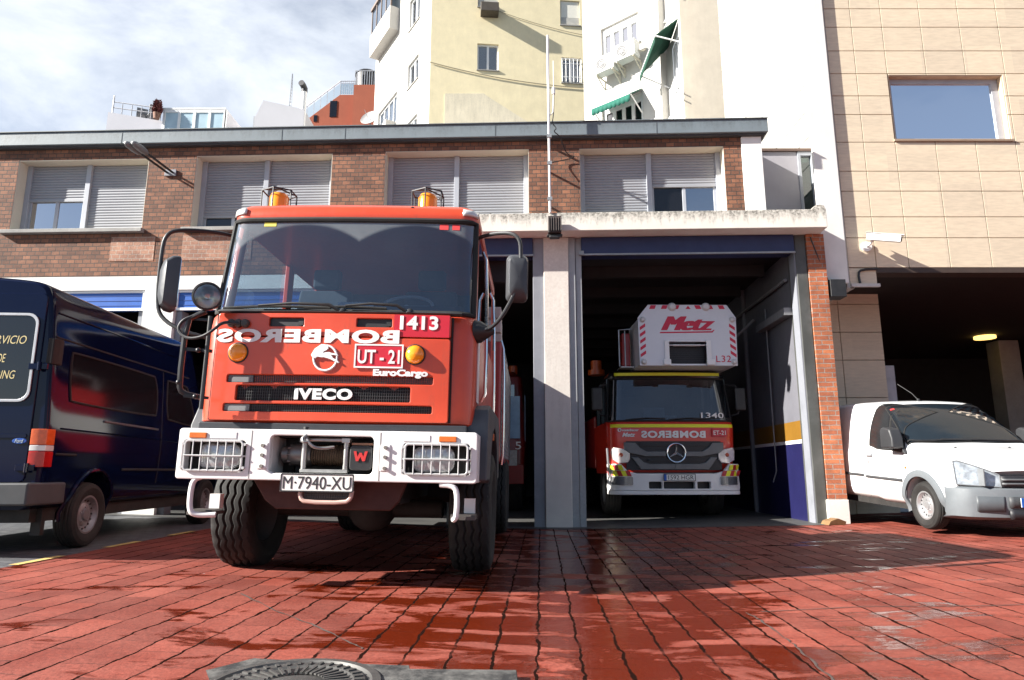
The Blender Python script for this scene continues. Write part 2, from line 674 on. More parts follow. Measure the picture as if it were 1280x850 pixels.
BRICK = m_brick()
BRICK2 = m_brick('orange_pier_brick', cols=((.52, .17, .07), (.36, .10, .045)), mortar=(.34, .30, .27), bw=.24, bh=.078)
PAVE, COB = m_paving(), m_cobble()
STONE = m_stone()
M = mat
ASPH = M('grey_asphalt', (.09, .088, .085), .85, var=.3, vs=3, bump=.4, bs=90)
CREAM = M('cream_plaster', (.62, .57, .47), .8, var=.08, vs=2, bump=.15, bs=40, dirt=.15)
WHITEW = M('white_plaster', (.78, .77, .73), .8, var=.07, vs=1.5, bump=.12, bs=30, dirt=.12, dirtcol=(.35, .33, .3))
FASC = m_stained('grey_metal_fascia', (.17, .205, .225), (.075, .085, .09), 6.98, .3, .55, .55)
DARK = M('dark_void', (.018, .018, .02), .9, var=.3)
SHUT = M('grey_shutter_slats', (.29, .30, .325), .5, var=.08, vs=3, dirt=.12)
FRM = M('grey_aluminium_frame', (.36, .38, .42), .45, var=.1, vs=4)
METAL = M('galvanised_steel', (.34, .35, .36), .5, .6, var=.25, vs=3, dirt=.3)
STEELP = M('grey_painted_steel', (.22, .23, .26), .55, var=.2, vs=2.5, dirt=.35)
CONC = M('concrete', (.33, .32, .30), .85, var=.25, vs=2.5, bump=.3, bs=50, dirt=.3)
CANOPY = m_stained('stained_white_concrete', (.70, .67, .60), (.10, .095, .08), 5.2, .34, .9)
PILLAR = m_stained('pillar_cream_paint', (.66, .61, .555), (.42, .37, .33), 3.2, 3.4, .45)
ROLLB = M('dark_blue_roller_box', (.018, .03, .10), .5, var=.2, vs=4, dirt=.2)
SIGNB = M('bright_blue_enamel', (.012, .10, .42), .4, var=.12, vs=6)
WHITE = M('white_paint', (.78, .78, .77), .45, var=.06, vs=4, dirt=.1, dirtcol=(.4, .38, .35))
BLACK = M('black_plastic', (.018, .018, .019), .45, var=.3, vs=8, dirt=.15, dirtcol=(.1, .095, .09))
RUBBER = M('black_rubber', (.011, .0105, .01), .75, var=.3, vs=9, dirt=.25, dirtcol=(.05, .042, .035), bump=.1, bs=90)
CHROME = M('chrome', (.75, .76, .78), .14, 1.0, var=.08)
SKYGL = glass('window_glass', (.25, .28, .30), 5, 0, .35, (.02, .025, .03))
DARKGL = glass('dark_window_glass', (.12, .13, .14), .6, 0, .6, (.012, .012, .014))

# ------------------------------------------------------------------ ground sheets
def sheet(name, xs, ys, m, off, edge=None):
    b = MB()
    b.grid([[(x, y, dz(x, y) + off) for x in xs] for y in ys])
    o = b.build(name, m, recalc=False)
    if o.data.polygons[0].normal.z < 0:
        o.data.flip_normals()
    return structure(o)
def fr(a, b, n):
    return [a + (b - a) * i / n for i in range(n + 1)]
far = [-900, -300, -100, -40, -20]
sheet('ground', far + fr(-14, 14, 40) + [20, 40, 100, 300, 900], [-900, -300, -100, -40] + fr(-12, 14, 26) + [20, 40, 100, 300, 900], ASPH, -.012)
sheet('red_paving', fr(-4.15, 8, 34) + [10, 14, 20], fr(-10, 11.28, 30) + [12, 13.25], PAVE, 0)
sheet('cobble_pavement', [-20, -14] + fr(-10, -4.15, 14), fr(-10, 11.28, 20), COB, 0)
mk = MB()
YEL = M('worn_yellow_road_paint', (.55, .40, .13), .75, var=.25, vs=9, dirt=.6, dirtcol=(.25, .07, .05))
for i in range(11):
    y0 = -2.0 + i * 1.32
    mk.grid([[(-4.20 + dx, y0 + t, dz(-4.2, y0 + t) + .005) for dx in (0, .085)] for t in (0, .2, .4, .62)])
o = structure(mk.build('painted_line', YEL, recalc=False))
if o.data.polygons[0].normal.z < 0:
    o.data.flip_normals()

# repaired cracks in the paving
ck = MB()
rn = random.Random(5)
for pts in ([(-1.89, 4.98), (-1.46, 4.45), (-1.11, 4.08), (-.82, 3.72), (-.73, 3.6)], [(1.50, 4.6), (1.51, 4.38), (1.48, 3.88), (1.44, 3.53), (1.39, 3.17), (1.36, 2.9)], [(1.6, 4.62), (2.3, 4.72), (3.1, 4.66), (3.6, 4.7)]):
    rows = []
    for (x0, y0), (x1, y1) in zip(pts, pts[1:]):
        for k in range(8):
            t = k / 8
            x, y = x0 + (x1 - x0) * t + rn.uniform(-.008, .008), y0 + (y1 - y0) * t
            w = rn.uniform(.002, .008)
            n = Vector((-(y1 - y0), x1 - x0, 0)).normalized() * w
            rows.append([(x - n.x, y - n.y, dz(x, y) + .004), (x + n.x, y + n.y, dz(x, y) + .004)])
    ck.grid(rows)
structure(ck.build('cement_seam', M('cement_seam_grey', (.07, .05, .043), .85, var=.4, vs=14, dirt=.8), recalc=False))
# ------------------------------------------------------------------ fire station (local frame: x along the facade, y back)
ST = thing('fire_station', 'two storey brick fire station with grey roof edge, roller shutters and open garage bays', 'building', (0, 11.3, 0), (0, 0, R(-2.2)))
WIN = [(-9.06, -6.62, 5.14, 6.50), (-5.74, -3.24, 5.14, 6.53), (-2.28, .30, 5.14, 6.55), (1.2, 3.74, 5.14, 6.54)]
rect = lambda x0, x1, z0, z1: [(x0, z0), (x1, z0), (x1, z1), (x0, z1)]
plate('brick_wall', [(-13, 4.27), (-.55, 4.27), (-.55, 4.9), (4.04, 4.9), (4.04, 6.74), (-13, 6.74)], [rect(*w) for w in WIN] + [rect(-12.6, -10.0, 5.14, 6.48)], 0, .34, BRICK, ST)
b = MB()
b.box(-13, .2, .36, .5, 4.2, 6.7).box(.2, 4.3, .36, .5, 4.95, 6.7)
b.build('wall_backing', DARK, ST)
# a patch of newer paler bricks under the first window, and one left of the cab
pb = m_brick('pale_repair_brick', cols=((.46, .25, .17), (.38, .19, .13)), mortar=(.46, .36, .30))
for x0, x1, z0, z1 in ((-7.15, -6.35, 4.55, 5.0), (-5.85, -4.6, 4.55, 5.02)):
    MB().box(x0, x1, -.006, .05, z0, z1).build('repair_patch', pb, ST)
# roof
b = MB().box(-13, 4.5, -.13, 8, 6.735, 6.985)
fo = b.build('roof_fascia', FASC, ST, .012)
b = MB()
for x in (-10.2, -7.1, -4.15, -3.0, -.3, 2.55):
    b.box(x, x + .012, -.134, -.1, 6.74, 6.986)
b.build('fascia_seam', M('seam_grey', (.09, .11, .12), .6), fo)
MB().box(-13, 4.5, -.15, .1, 6.985, 7.0).build('roof_edge', M('roof_edge_metal', (.12, .14, .15), .5), fo)
MB().box(-13, 4.46, -.09, 7.9, 6.70, 6.733).build('soffit', M('soffit_dark', (.05, .05, .052), .7), ST)
MB().box(4.05, 4.40, -.03, .3, 5.2, 6.699).build('corner_column', WHITEW, ST, .01)
MB().box(4.2, 4.39, .31, 8, 5.0, 6.699).build('side_wall', CREAM, ST)

def slats(x0, x1, z0, z1, y, pitch=.052):
    b = MB()
    n = int((z1 - z0) / pitch)
    rows = []
    for i in range(n + 1):
        z = z1 - i * pitch
        for dy, q in ((.010, 0), (-.002, .3), (-.004, .55), (0, .85)):
            zz = max(z - q * pitch, z0)
            rows.append([(x0, y + dy, zz), (x1, y + dy, zz)])
    b.grid(rows)
    b.box(x0, x1, y - .008, y + .03, z0 - .012, z0 + .035)
    return b
def st_window(w, left, right, gap_sky, sill):
    """left/right: height of the bottom of each shutter"""
    x0, x1, z0, z1 = w
    e = bpy.data.objects.new('window', None)
    C.objects.link(e)
    e.parent = ST
    plate('window_surround', rect(x0 + .002, x1 - .002, z0 + .002, z1 - .002), [rect(x0 + .010, x1 - .010, z0 + .012, z1 - .010)], .004, .31, CREAM, e)
    xm = (x0 + x1) / 2 - .02
    zt = z1 - .0105
    y = .235
    f = MB()
    f.box(x0 + .0105, x0 + .10, y - .02, y + .06, z0 + .03, zt).box(x1 - .10, x1 - .0105, y - .02, y + .06, z0 + .013, zt)
    f.box(xm - .045, xm + .045, y - .035, y + .06, z0 + .03, zt)
    for a, c, zb in ((x0 + .10, xm - .045, left), (xm + .045, x1 - .10, right)):
        f.box(a, c, y + .02, y + .06, z0 + .03, z0 + .08)
        if zb > z0 + .1:
            m = (a + c) / 2
            f.box(a, a + .04, y + .03, y + .07, z0 + .08, zb).box(c - .05, c, y + .03, y + .07, z0 + .08, zb)
            f.box(m - .03, m + .03, y + .025, y + .075, z0 + .08, zb)
    f.build('window_frame', FRM, e, .004)
    for a, c, zb in ((x0 + .10, xm - .045, left), (xm + .045, x1 - .10, right)):
        slats(a, c, zb, zt, y + .012).build('shutter', SHUT, e, ang=20)
        if zb > z0 + .1:
            m = (a + c) / 2
            for k, (p, q) in enumerate(((a + .04, m - .03), (m + .03, c - .05))):
                g = SKYGL if gap_sky[k] else DARKGL
                MB().box(p, q, y + .045, y + .052, z0 + .08, zb).build('pane', g, e)
    MB().box(x0 + .1, x1 - .1, y + .11, y + .14, z0, zt).build('inner_dark', DARK, e)  # near-black sheet, the unlit room's darkness put into its colour
    if sill:
        MB().box(x0 - .12, x1 + .05, -.10, .22, z0 - .07, z0 + .001).build('sill', CONC, e, .008)
st_window(WIN[0], 5.80, 5.17, (1, 1), True)
st_window(WIN[1], 5.44, 5.17, (0, 0), True)
st_window(WIN[2], 5.17, 5.17, (0, 0), False)
st_window(WIN[3], 5.17, 5.90, (0, 1), False)
st_window((-12.6, -10.0, 5.14, 6.48), 5.17, 5.17, (0, 0), True)

# ground floor, left wing: white rendered wall with shutter-box bays
plate('rendered_wall', rect(-13, -.55, -.1, 4.268), [rect(-9.95, -6.44, -.05, 4.02), rect(-5.9, -.95, -.05, 4.02)], .0, .34, WHITEW, ST)
for x0, x1 in ((-9.95, -6.44), (-5.9, -.95)):
    o = plate('roller_box', rect(x0 + .01, x1 - .01, 3.66, 4.01), [], .05, .1, SIGNB, ST)
    b = MB()
    for i in range(1, 4):
        z = 3.66 + i * .0875
        b.box(x0 + .02, x1 - .02, .044, .06, z - .004, z + .004)
    b.build('box_rib', M('blue_rib', (.008, .06, .28), .5), o)
    plate('box_border', rect(x0 + .005, x1 - .005, 3.655, 4.015), [rect(x0 + .05, x1 - .05, 3.70, 3.975)], .03, .03, WHITE, o)
    # metal guide rails
    MB().box(x1 - .12, x1 - .02, .08, .3, 0, 3.65).build('door_rail', STEELP, ST)
    MB().box(x0 + .02, x0 + .12, .08, .3, 0, 3.65).build('door_rail', STEELP, ST)
# right hand bays
MB().box(.545, .975, -.012, .45, 0, 4.885).build('pillar', PILLAR, ST, .012)
MB().box(.36, .545, .03, .42, 0, 4.885).build('door_post', STEELP, ST, .008)
p = MB().box(.975, 1.09, .02, .42, 0, 4.885).box(1.098, 1.2, .05, .42, 0, 4.885)
p.build('door_post', M('scuffed_grey_steel', (.33, .34, .35), .5, .2, var=.2, vs=3, dirt=.4), ST, .006)
MB().box(4.85, 5.03, .03, .42, 0, 4.885).build('door_post', M('dull_green_steel', (.075, .078, .072), .5, .1, var=.25, vs=1.6, dirt=.4, dirtcol=(.2, .2, .2)), ST, .008)
MB().box(4.83, 4.853, .05, .3, 0, 4.885).build('door_edge', STEELP, ST)
MB().box(5.04, 5.335, -.002, .4, .38, 4.885).build('brick_pier', BRICK2, ST)
MB().box(5.01, 5.345, -.035, .4, -.05, .45).build('pier_foot', M('white_pier_foot', (.66, .64, .6), .8, var=.15, dirt=.3), ST, .01)
for x0, x1 in ((1.2, 4.83), (-.94, .36)):
    o = MB().box(x0, x1, .0, .35, 4.585, 4.883).build('roller_box', ROLLB, ST, .006)
    MB().box(x0 - .01, x1 + .01, -.012, .03, 4.555, 4.583).build('box_rail', METAL, o)
MB().box(1.16, 1.24, -.03, .02, 4.56, 4.63).build('rail_bracket', METAL, ST)
# concrete canopy with raised end lip
pr = MB().prism([(-1.0, 4.882), (5.27, 4.882), (5.27, 5.10), (5.27, 5.20), (5.24, 5.27), (5.14, 5.29), (5.07, 5.25), (5.03, 5.205), (-1.0, 5.205)], 'y', -.345, -.05)
pr.box(-1.0, 5.27, -.045, .35, 4.89, 5.13)
pr.build('canopy', CANOPY, ST, .012)
b = MB()
rnd = random.Random(3)
for i in range(150):   # moss tufts along the canopy lip
    x = rnd.choice((rnd.uniform(-1, -.1), rnd.uniform(1.8, 2.5), rnd.uniform(-1, 5)))
    b.sphere((x, -.33 + rnd.uniform(0, .2), 5.205), rnd.uniform(.008, .024), 6, 4, (1.5, 1, .8))
b.build('moss', M('black_moss', (.03, .028, .02), .95, var=.4, vs=20), ST)
# bay interior
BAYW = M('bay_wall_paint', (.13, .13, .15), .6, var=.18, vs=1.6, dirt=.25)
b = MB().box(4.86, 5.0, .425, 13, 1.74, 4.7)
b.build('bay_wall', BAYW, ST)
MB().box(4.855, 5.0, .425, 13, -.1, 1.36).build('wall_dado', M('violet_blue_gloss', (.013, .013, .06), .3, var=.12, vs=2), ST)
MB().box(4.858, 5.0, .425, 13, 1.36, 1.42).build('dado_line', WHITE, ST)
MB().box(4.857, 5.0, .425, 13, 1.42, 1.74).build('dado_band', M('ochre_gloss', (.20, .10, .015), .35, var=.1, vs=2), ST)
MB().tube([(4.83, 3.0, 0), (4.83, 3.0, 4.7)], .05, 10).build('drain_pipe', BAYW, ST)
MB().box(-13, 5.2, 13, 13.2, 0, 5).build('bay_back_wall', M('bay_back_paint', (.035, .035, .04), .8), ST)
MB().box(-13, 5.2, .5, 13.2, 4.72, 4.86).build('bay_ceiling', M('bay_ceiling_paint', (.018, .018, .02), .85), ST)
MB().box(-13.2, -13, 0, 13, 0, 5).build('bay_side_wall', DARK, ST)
b = MB()
for i in range(7):
    b.box(1.3, 4.7, 1.2 + i * 1.5, 1.32 + i * 1.5, 4.5, 4.715)
b.build('ceiling_beam', M('beam_grey', (.024, .024, .026), .7), ST)
b = MB().tube([(4.8, .45, 4.2), (4.8, 12, 4.2)], .03).tube([(4.8, 1.6, 3.95), (4.8, 1.6, .9), (4.76, 1.7, .7)], .012)
b.box(4.7, 4.855, .35, 1.9, 3.55, 3.68)
b.tube([(4.8, 2.3, 3.9), (4.4, 2.6, 3.5), (4.1, 2.9, 3.45)], .03)
b.build('wall_pipe', M('pipe_grey', (.2, .2, .21), .5, var=.2), ST)
# bay floor, with its worn threshold strip
fl = MB()
xs = fr(-13, 5.0, 30)
fl.grid([[(x, y, gz(x) + (.012 if y > -.2 else .004)) for x in xs] for y in (-.22, -.18, .2, 3, 8, 13)])
o = fl.build('garage_floor', M('oily_bay_concrete', (.075, .075, .073), .5, var=.35, vs=1.5, dirt=.5), None, recalc=False)
o.location, o.rotation_euler = (0, 11.3, 0), (0, 0, R(-2.2))
if o.data.polygons[0].normal.z < 0:
    o.data.flip_normals()
structure(o)

STM = Matrix.Translation((0, 11.3, 0)) @ Matrix.Rotation(R(-2.2), 4, 'Z')
def on_st(name, label, cat, p, group=None):
    q = STM @ Vector(p)
    return thing(name, label, cat, q, (0, 0, R(-2.2)), group)
# antenna mast clamped to the facade
e = on_st('antenna_mast', 'tall thin white antenna mast clamped to the brick front', 'antenna', (.66, -.36, 5.1))
MB().tube([(0, 0, .1), (-.01, 0, 3.45)], .021, 8).build('mast', WHITE, e)
b = MB()
for z, l in ((.35, .35), (1.0, .36), (1.5, .36)):
    b.bar((0, .015, z), (0, l, z), .03, .03)
    b.box(-.04, .04, -.03, .03, z - .03, z + .03)
b.build('bracket', METAL, e)
b = MB().tube([(.02, 0, 1.9), (.07, 0, 1.95), (.085, 0, 2.3)], .01, 6).cyl((.085, 0, 2.3), (.085, 0, 2.42), .028).tube([(.085, 0, 2.42), (.085, 0, 2.95)], .006, 6)
b.build('whip_aerial', WHITE, e)
MB().tube([(.09, 0, 2.3), (.08, -.01, 1.9), (.05, .02, 1.75), (.14, .02, 1.66), (.07, .02, 1.6), (.2, .1, 1.55), (.3, .3, 1.3), (.5, .3, 1.25), (.2, .33, 1.2), (.02, .2, 1.1)], .009, 6, smooth=2).build('cable', BLACK, e)
# twin arm lamp on the wall
e = on_st('wall_lamp', 'grey twin arm floodlight reaching out from the brick wall below the roof edge', 'lamp', (-6.2, 0, 6.2))
b = MB().tube([(-.04, -.03, .0), (-.12, -.8, .02)], .02, 8).tube([(.06, -.03, .0), (-.0, -.8, .02)], .02, 8)
b.build('arm', BLACK, e)
MB().box(-.09, .12, -.035, -.004, -.06, .06).build('base_plate', STEELP, e, .005)
b = MB()
for x in (-.12, .0):
    b.lathe([(.001, -.34), (.03, -.33), (.055, -.27), (.062, -.12), (.05, 0), (.02, .06), (.001, .07)], (x, -.8, .02), (.08, 1, -.02), 14)
b.build('lamp_head', M('lamp_grey', (.16, .165, .17), .45, .3), e)
# black floodlight on the canopy edge
e = on_st('floodlight', 'small dark floodlight mounted at the canopy edge above the cream pillar', 'floodlight', (.73, -.37, 4.95))
b = MB().box(-.11, .11, -.16, -.02, -.16, .13)
for i in range(6):
    b.box(-.1 + i * .04, -.085 + i * .04, -.19, -.16, -.14, .1)
b.build('housing', M('rusty_black_metal', (.05, .04, .038), .65, .2, var=.35, dirt=.4, dirtcol=(.16, .08, .05)), e, .01)
MB().box(-.13, .13, -.1, .0, -.2, -.17).box(-.085, .085, -.13, -.03, -.24, -.2).build('bracket', BLACK, e, .01)
# small things by the brick pier
b = MB().prism([(-.16, 0), (.14, 0), (.16, .05), (.02, .10), (-.12, .06)], 'y', -.1, .1)
o = b.build('wood_block', M('split_wood', (.20, .11, .045), .8, var=.3, vs=12), None, .006)
q = STM @ Vector((5.02, -.16, 0))
o.location = (q.x, q.y, dz(q.x, q.y) + .002)
o.rotation_euler = (0, 0, R(12))
tag(o, 'split wooden wedge lying at the foot of the brick pier', 'wood block')
b = MB().box(-.13, .13, -.13, .13, -.15, .15)
b.tube([(-.1, -.0, .16), (-.25, -.1, .4), (-.4, -.12, .9)], .012, 6)
o = b.build('siren_box', BLACK, None, .02)
q = STM @ Vector((5.5, .12, 3.93))
o.location = q
tag(o, 'black horn loudspeaker box fixed to the corner of the brick pier', 'loudspeaker')
# ------------------------------------------------------------------ stone office block on the right
BX, BY = 5.84, 11.35
BE = thing('stone_building', 'beige stone clad office block with one big window over an open garage', 'building', (0, 0, 0))
KS = .86
kz = lambda z: .9 + (z - .9) * KS
rows = [kz(z) for z in (14.5, 13.9, 13.3, 12.6, 11.9, 11.4, 10.8, 10.35, 9.78, 9.24, 8.72, 8.29, 7.66, 7.01, 6.57, 6.01, 5.56, 4.93)]
cols = [BX] + [x * KS for x in (7.36, 8.02, 8.86, 9.70, 10.54, 11.4, 12.2, 13.0, 13.9, 14.8, 16)]
wx0, wx1, wz0, wz1 = 6.91, 9.0, kz(7.71), kz(9.20)
b = MB()
g = .012
for z1, z0 in zip(rows, rows[1:]):
    for x0, x1 in zip(cols, cols[1:]):
        parts = [(x0, x1, z0, z1)]
        if z1 > wz0 and z0 < wz1 and x1 > wx0 and x0 < wx1:
            parts = []
            if x0 < wx0 - .03:
                parts.append((x0, wx0, z0, z1))
            if x1 > wx1 + .03:
                parts.append((wx1, x1, z0, z1))
            if z0 < wz0:
                parts.append((max(x0, wx0), min(x1, wx1), z0, wz0))
            if z1 > wz1:
                parts.append((max(x0, wx0), min(x1, wx1), wz1, z1))
        for a, c, d, e in parts:
            if c - a > .02 and e - d > .02:
                b.box(a + g / 2, c - g / 2, BY, BY + .05, d + g / 2, e - g / 2)
zl = rows[-1]
b.box(BX + g / 2, 6.31, BY, BY + .05, 4.07, zl - g)
b.build('stone_cladding', STONE, BE, .003, 1)
JOINT = M('joint_brown', (.10, .07, .045), .9)  # dark brown backing showing in the joints between slabs
plate('cladding_backing', rect(BX, 14, zl + .01, 12.8), [rect(wx0, wx1, wz0, wz1)], BY + .052, .2, JOINT, BE)
b = MB()
for z1, z0 in zip([4.6, 4.17, 3.6, 3.04, 2.3, 1.5, .8], [4.17, 3.6, 3.04, 2.3, 1.5, .8, 0]):
    for a, c in ((6.05, 6.5), (6.5, 7.33)):
        b.box(a + g / 2, c - g / 2, 13.2, 13.26, z0 + g / 2, z1 - g / 2)
b.build('recessed_cladding', STONE, BE, .003, 1)
MB().box(6.05, 7.325, 13.262, 13.5, 0, 4.6).build('recessed_backing', JOINT, BE)
w = bpy.data.objects.new('window', None)
C.objects.link(w)
w.parent = BE
plate('window_frame', rect(wx0 + .015, wx1 - .015, wz0 + .01, wz1 - .01), [rect(wx0 + .10, wx1 - .14, wz0 + .09, wz1 - .10)], BY + .12, .06, FRM, w, .004)
plate('window_reveal', rect(wx0 - .001, wx1 + .001, wz0, wz1), [rect(wx0 + .012, wx1 - .012, wz0 + .008, wz1 - .01)], BY + .01, .24, M('reveal_stone', (.5, .38, .26), .7), w)
MB().box(wx0 - .03, wx1 + .03, BY - .03, BY + .2, wz0 - .03, wz0 + .0075).build('sill', M('sill_stone', (.30, .22, .16), .6), w)
MB().box(wx0 + .09, wx1 - .13, BY + .15, BY + .16, wz0 + .08, wz1 - .09).build('pane', glass('big_mirror_pane', (.1, .1, .12), 13, 0, .6, (.03, .04, .06)), w)
# white ribbed flank that runs back
b = MB()
zs = [4.0 + i * .55 for i in range(22)]
for z0, z1 in zip(zs, zs[1:]):
    b.box(BX - .05, BX + .1, BY + .06, 17, z0 + .012, z1 - .012)
b.box(BX - .052, BX - .0, BY + .0, BY + .058, 4.0, 16)
b.box(BX - .01, BX + .09, BY + .06, 17, 4.0, 16)
b.build('flank_panels', M('white_panel', (.45, .44, .41), .7, var=.05, vs=1, dirt=.08, dirtcol=(.5, .47, .42)), BE)
MB().box(5.37, 5.785, 11.275, 11.34, 4.07, 12.6).build('flank_cover_strip', M('sunlit_white', (.72, .71, .67), .7, var=.05), BE, .006)  # added strip hiding the shaded flank, white in place of its sunlit face
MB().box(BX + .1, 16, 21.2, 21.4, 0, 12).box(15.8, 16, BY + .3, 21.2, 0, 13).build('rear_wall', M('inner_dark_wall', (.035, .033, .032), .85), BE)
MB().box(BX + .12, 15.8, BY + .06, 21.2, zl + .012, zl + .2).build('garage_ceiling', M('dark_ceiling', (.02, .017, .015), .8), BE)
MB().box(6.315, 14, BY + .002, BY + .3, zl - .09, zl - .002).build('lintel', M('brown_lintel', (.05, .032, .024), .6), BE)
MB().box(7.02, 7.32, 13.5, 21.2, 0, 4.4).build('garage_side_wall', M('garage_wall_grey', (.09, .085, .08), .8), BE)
MB().box(13.1, 13.65, 18, 18.5, 0, zl).build('garage_pillar', CONC, BE, .02)
MB().box(9.3, 9.75, 19.5, 20, 0, zl).build('garage_pillar', M('dim_concrete', (.10, .095, .09), .85), BE, .02)
MB().cyl((12.4, 17.5, zl - .06), (12.4, 17.5, zl + .005), .25, n=24).build('ceiling_light', emit('warm_lamp', (1.0, .62, .16), .9), BE)
MB().box(7.40, 7.75, 13.65, 13.7, 0.1, 3.0).build('white_board', M('white_board_paint', (.5, .5, .52), .6), BE)
MB().box(BX, 6.33, BY - .06, BY - .004, 4.01, 4.065).build('cable_box', M('cable_box_grey', (.55, .53, .5), .6), BE)
MB().tube([(6.0, BY - .03, 4.06), (5.98, BY - .03, 4.26), (6.05, BY - .03, 4.32), (6.32, BY - .03, 4.33)], .02, 8, smooth=1).build('conduit', BLACK, BE)

# grey link with glass strip between the two buildings
LK = thing('link_building', 'narrow grey panelled link with a glass strip between brick station and stone block', 'building', (0, 12.15, 0))
MB().box(4.45, 5.47, 0, .2, 5.02, 6.92).build('link_panel', M('translucent_grey_panel', (.36, .35, .38), .4, var=.12, vs=1.2), LK)
plate('glass_frame', rect(5.472, 5.78, 4.2, 6.92), [rect(5.53, 5.73, 4.55, 6.84)], -.02, .12, FRM, LK, .004)
MB().box(5.52, 5.74, .03, .04, 4.54, 6.85).build('pane', glass('green_glass', (.2, .3, .27), 1.2, 0, .35, (.03, .06, .055)), LK)
MB().box(5.472, 5.78, -.015, .18, 0, 4.198).build('lower_panel', WHITEW, LK)
MB().box(4.45, 5.785, -.04, .22, 6.925, 6.98).build('cap', M('brown_cap', (.14, .09, .07), .6), LK)
MB().box(4.45, 5.77, .2, 4, 5.02, 6.8).build('link_body', M('link_body_grey', (.2, .2, .21), .8), LK)

# security camera on the stone front, throwing its long shadow
e = thing('security_camera', 'white bullet security camera fixed to the beige stone front', 'camera', (6.18, BY - .003, 4.74))
b = MB().cyl((0, 0, 0), (0, -.03, 0), .09, n=18).tube([(0, -.03, 0), (0, -.12, .0), (.02, -.2, .06)], .02, 8)
b.build('mount', WHITE, e)
b = MB()
b.xf(Matrix.Translation((.02, -.22, .10)) @ Euler((R(8), R(14), R(-28))).to_matrix().to_4x4())
b.box(-.10, .42, -.06, .06, -.055, .055)
b.box(-.12, .46, -.075, .075, .058, .072)
b.build('housing', WHITE, e, .015)
b = MB()
b.xf(Matrix.Translation((.02, -.22, .10)) @ Euler((R(8), R(14), R(-28))).to_matrix().to_4x4())
b.cyl((.42, 0, 0), (.435, 0, 0), .045, n=16)
b.build('lens', BLACK, e)

# ------------------------------------------------------------------ cream apartment tower
M4 = lambda loc, deg: Matrix.Translation(loc) @ Matrix.Rotation(R(deg), 4, 'Z')
TW = thing('apartment_tower', 'tall cream apartment tower with white balcony side rising behind the brick station', 'building', (-3.588, 27, 0))
YP = m_stained('pale_yellow_render', (.80, .70, .46), (.6, .52, .34), 24, 24, .25, .85)
WP = m_stained('white_render', (.55, .535, .50), (.36, .34, .30), 24, 24, .2, .85)
front = M4((0, 0, 0), 5)
side = M4((0, 0, 0), -59)
def wall(name, mtx, x0, x1, z0, z1, holes, m, parent, th=.3):
    o = plate(name, rect(x0, x1, z0, z1), [rect(*h) for h in holes], 0, th, m, parent)
    o.data.transform(mtx)
    return o
FW = [(2.06, 3.0, 18.27, 19.56), (2.06, 3.0, 21.4, 22.7), (5.82, 6.72, 17.85, 19.1), (5.80, 6.70, 20.72, 21.98), (2.06, 3.0, 24.4, 25.6), (5.8, 6.7, 23.8, 25)]
wall('front_wall', front, 0, 7.06, 8, 27, FW, YP, TW)
SW = [(-2.62, -1.35, 21.58, 23.2), (-2.6, -1.33, 18.5, 19.75), (-2.6, -1.33, 15.3, 16.75), (-2.6, -1.33, 24.6, 26)]
wall('side_wall', side, -7.0, 0, 8, 27, SW + [(-6.6, -3.95, 17.6, 19.2)], WP, TW)
MB().xf(front).box(7.06, 7.36, .0, 8, 8, 27).build('gable_wall', YP, TW)
MB().xf(side).box(-7.3, -7.001, .0, 8, 8, 27).build('far_wall', WP, TW)
CURT = M('beige_blind', (.70, .68, .60), .8, var=.05)
def tower_window(mtx, h, kind, parent):
    x0, x1, z0, z1 = h
    e = bpy.data.objects.new('window', None)
    C.objects.link(e)
    e.parent = parent
    f = MB().xf(mtx)
    xm = (x0 + x1) / 2
    f.box(x0, x0 + .06, .1, .18, z0, z1).box(x1 - .06, x1, .1, .18, z0, z1).box(x0 + .06, x1 - .06, .1, .18, z1 - .07, z1).box(x0 + .06, x1 - .06, .1, .18, z0, z0 + .06)
    f.box(xm - .05, xm + .05, .095, .18, z0 + .06, z1 - .07)
    f.build('window_frame', WHITE, e)
    MB().xf(mtx).box(x0 - .03, x1 + .03, -.05, .1, z0 - .05, z0 - .001).build('sill', CONC, e)
    MB().xf(mtx).box(x0 + .05, x1 - .05, .14, .15, z0 + .05, z1 - .06).build('pane', glass('curtained_glass', (.86, .87, .88), 1.0), e)
    MB().xf(mtx).box(x0, x1, .165, .18, z0, z1).build('curtain', CURT, e)
    if kind == 'blind':
        MB().xf(mtx).box(x0 + .03, x1 - .03, .06, .09, z0 + .42, z1 - .02).build('blind', CURT, e)
        MB().xf(mtx).box(x0 + .02, x1 - .02, .05, .09, z0 + .05, z0 + .40).build('blind', M('grey_blind', (.45, .44, .4), .8), e)
    if kind == 'bars':
        q = MB().xf(mtx)
        for i in range(6):
            x = x0 + .02 + (x1 - x0 - .04) * i / 5
            q.tube([(x, -.06, z0 + .02), (x, -.06, z1 - .1)], .012, 5)
        for z in (z0 + .25, z1 - .35, z1 - .1):
            q.tube([(x0 - .02, -.06, z), (x1 + .02, -.06, z)], .014, 5)
        q.build('grille', WHITE, e)
for h, k in zip(FW, ('', 'blind', 'bars', 'blind', '', '')):
    tower_window(front, h, k, TW)
for h in SW:
    tower_window(side, h, '', TW)
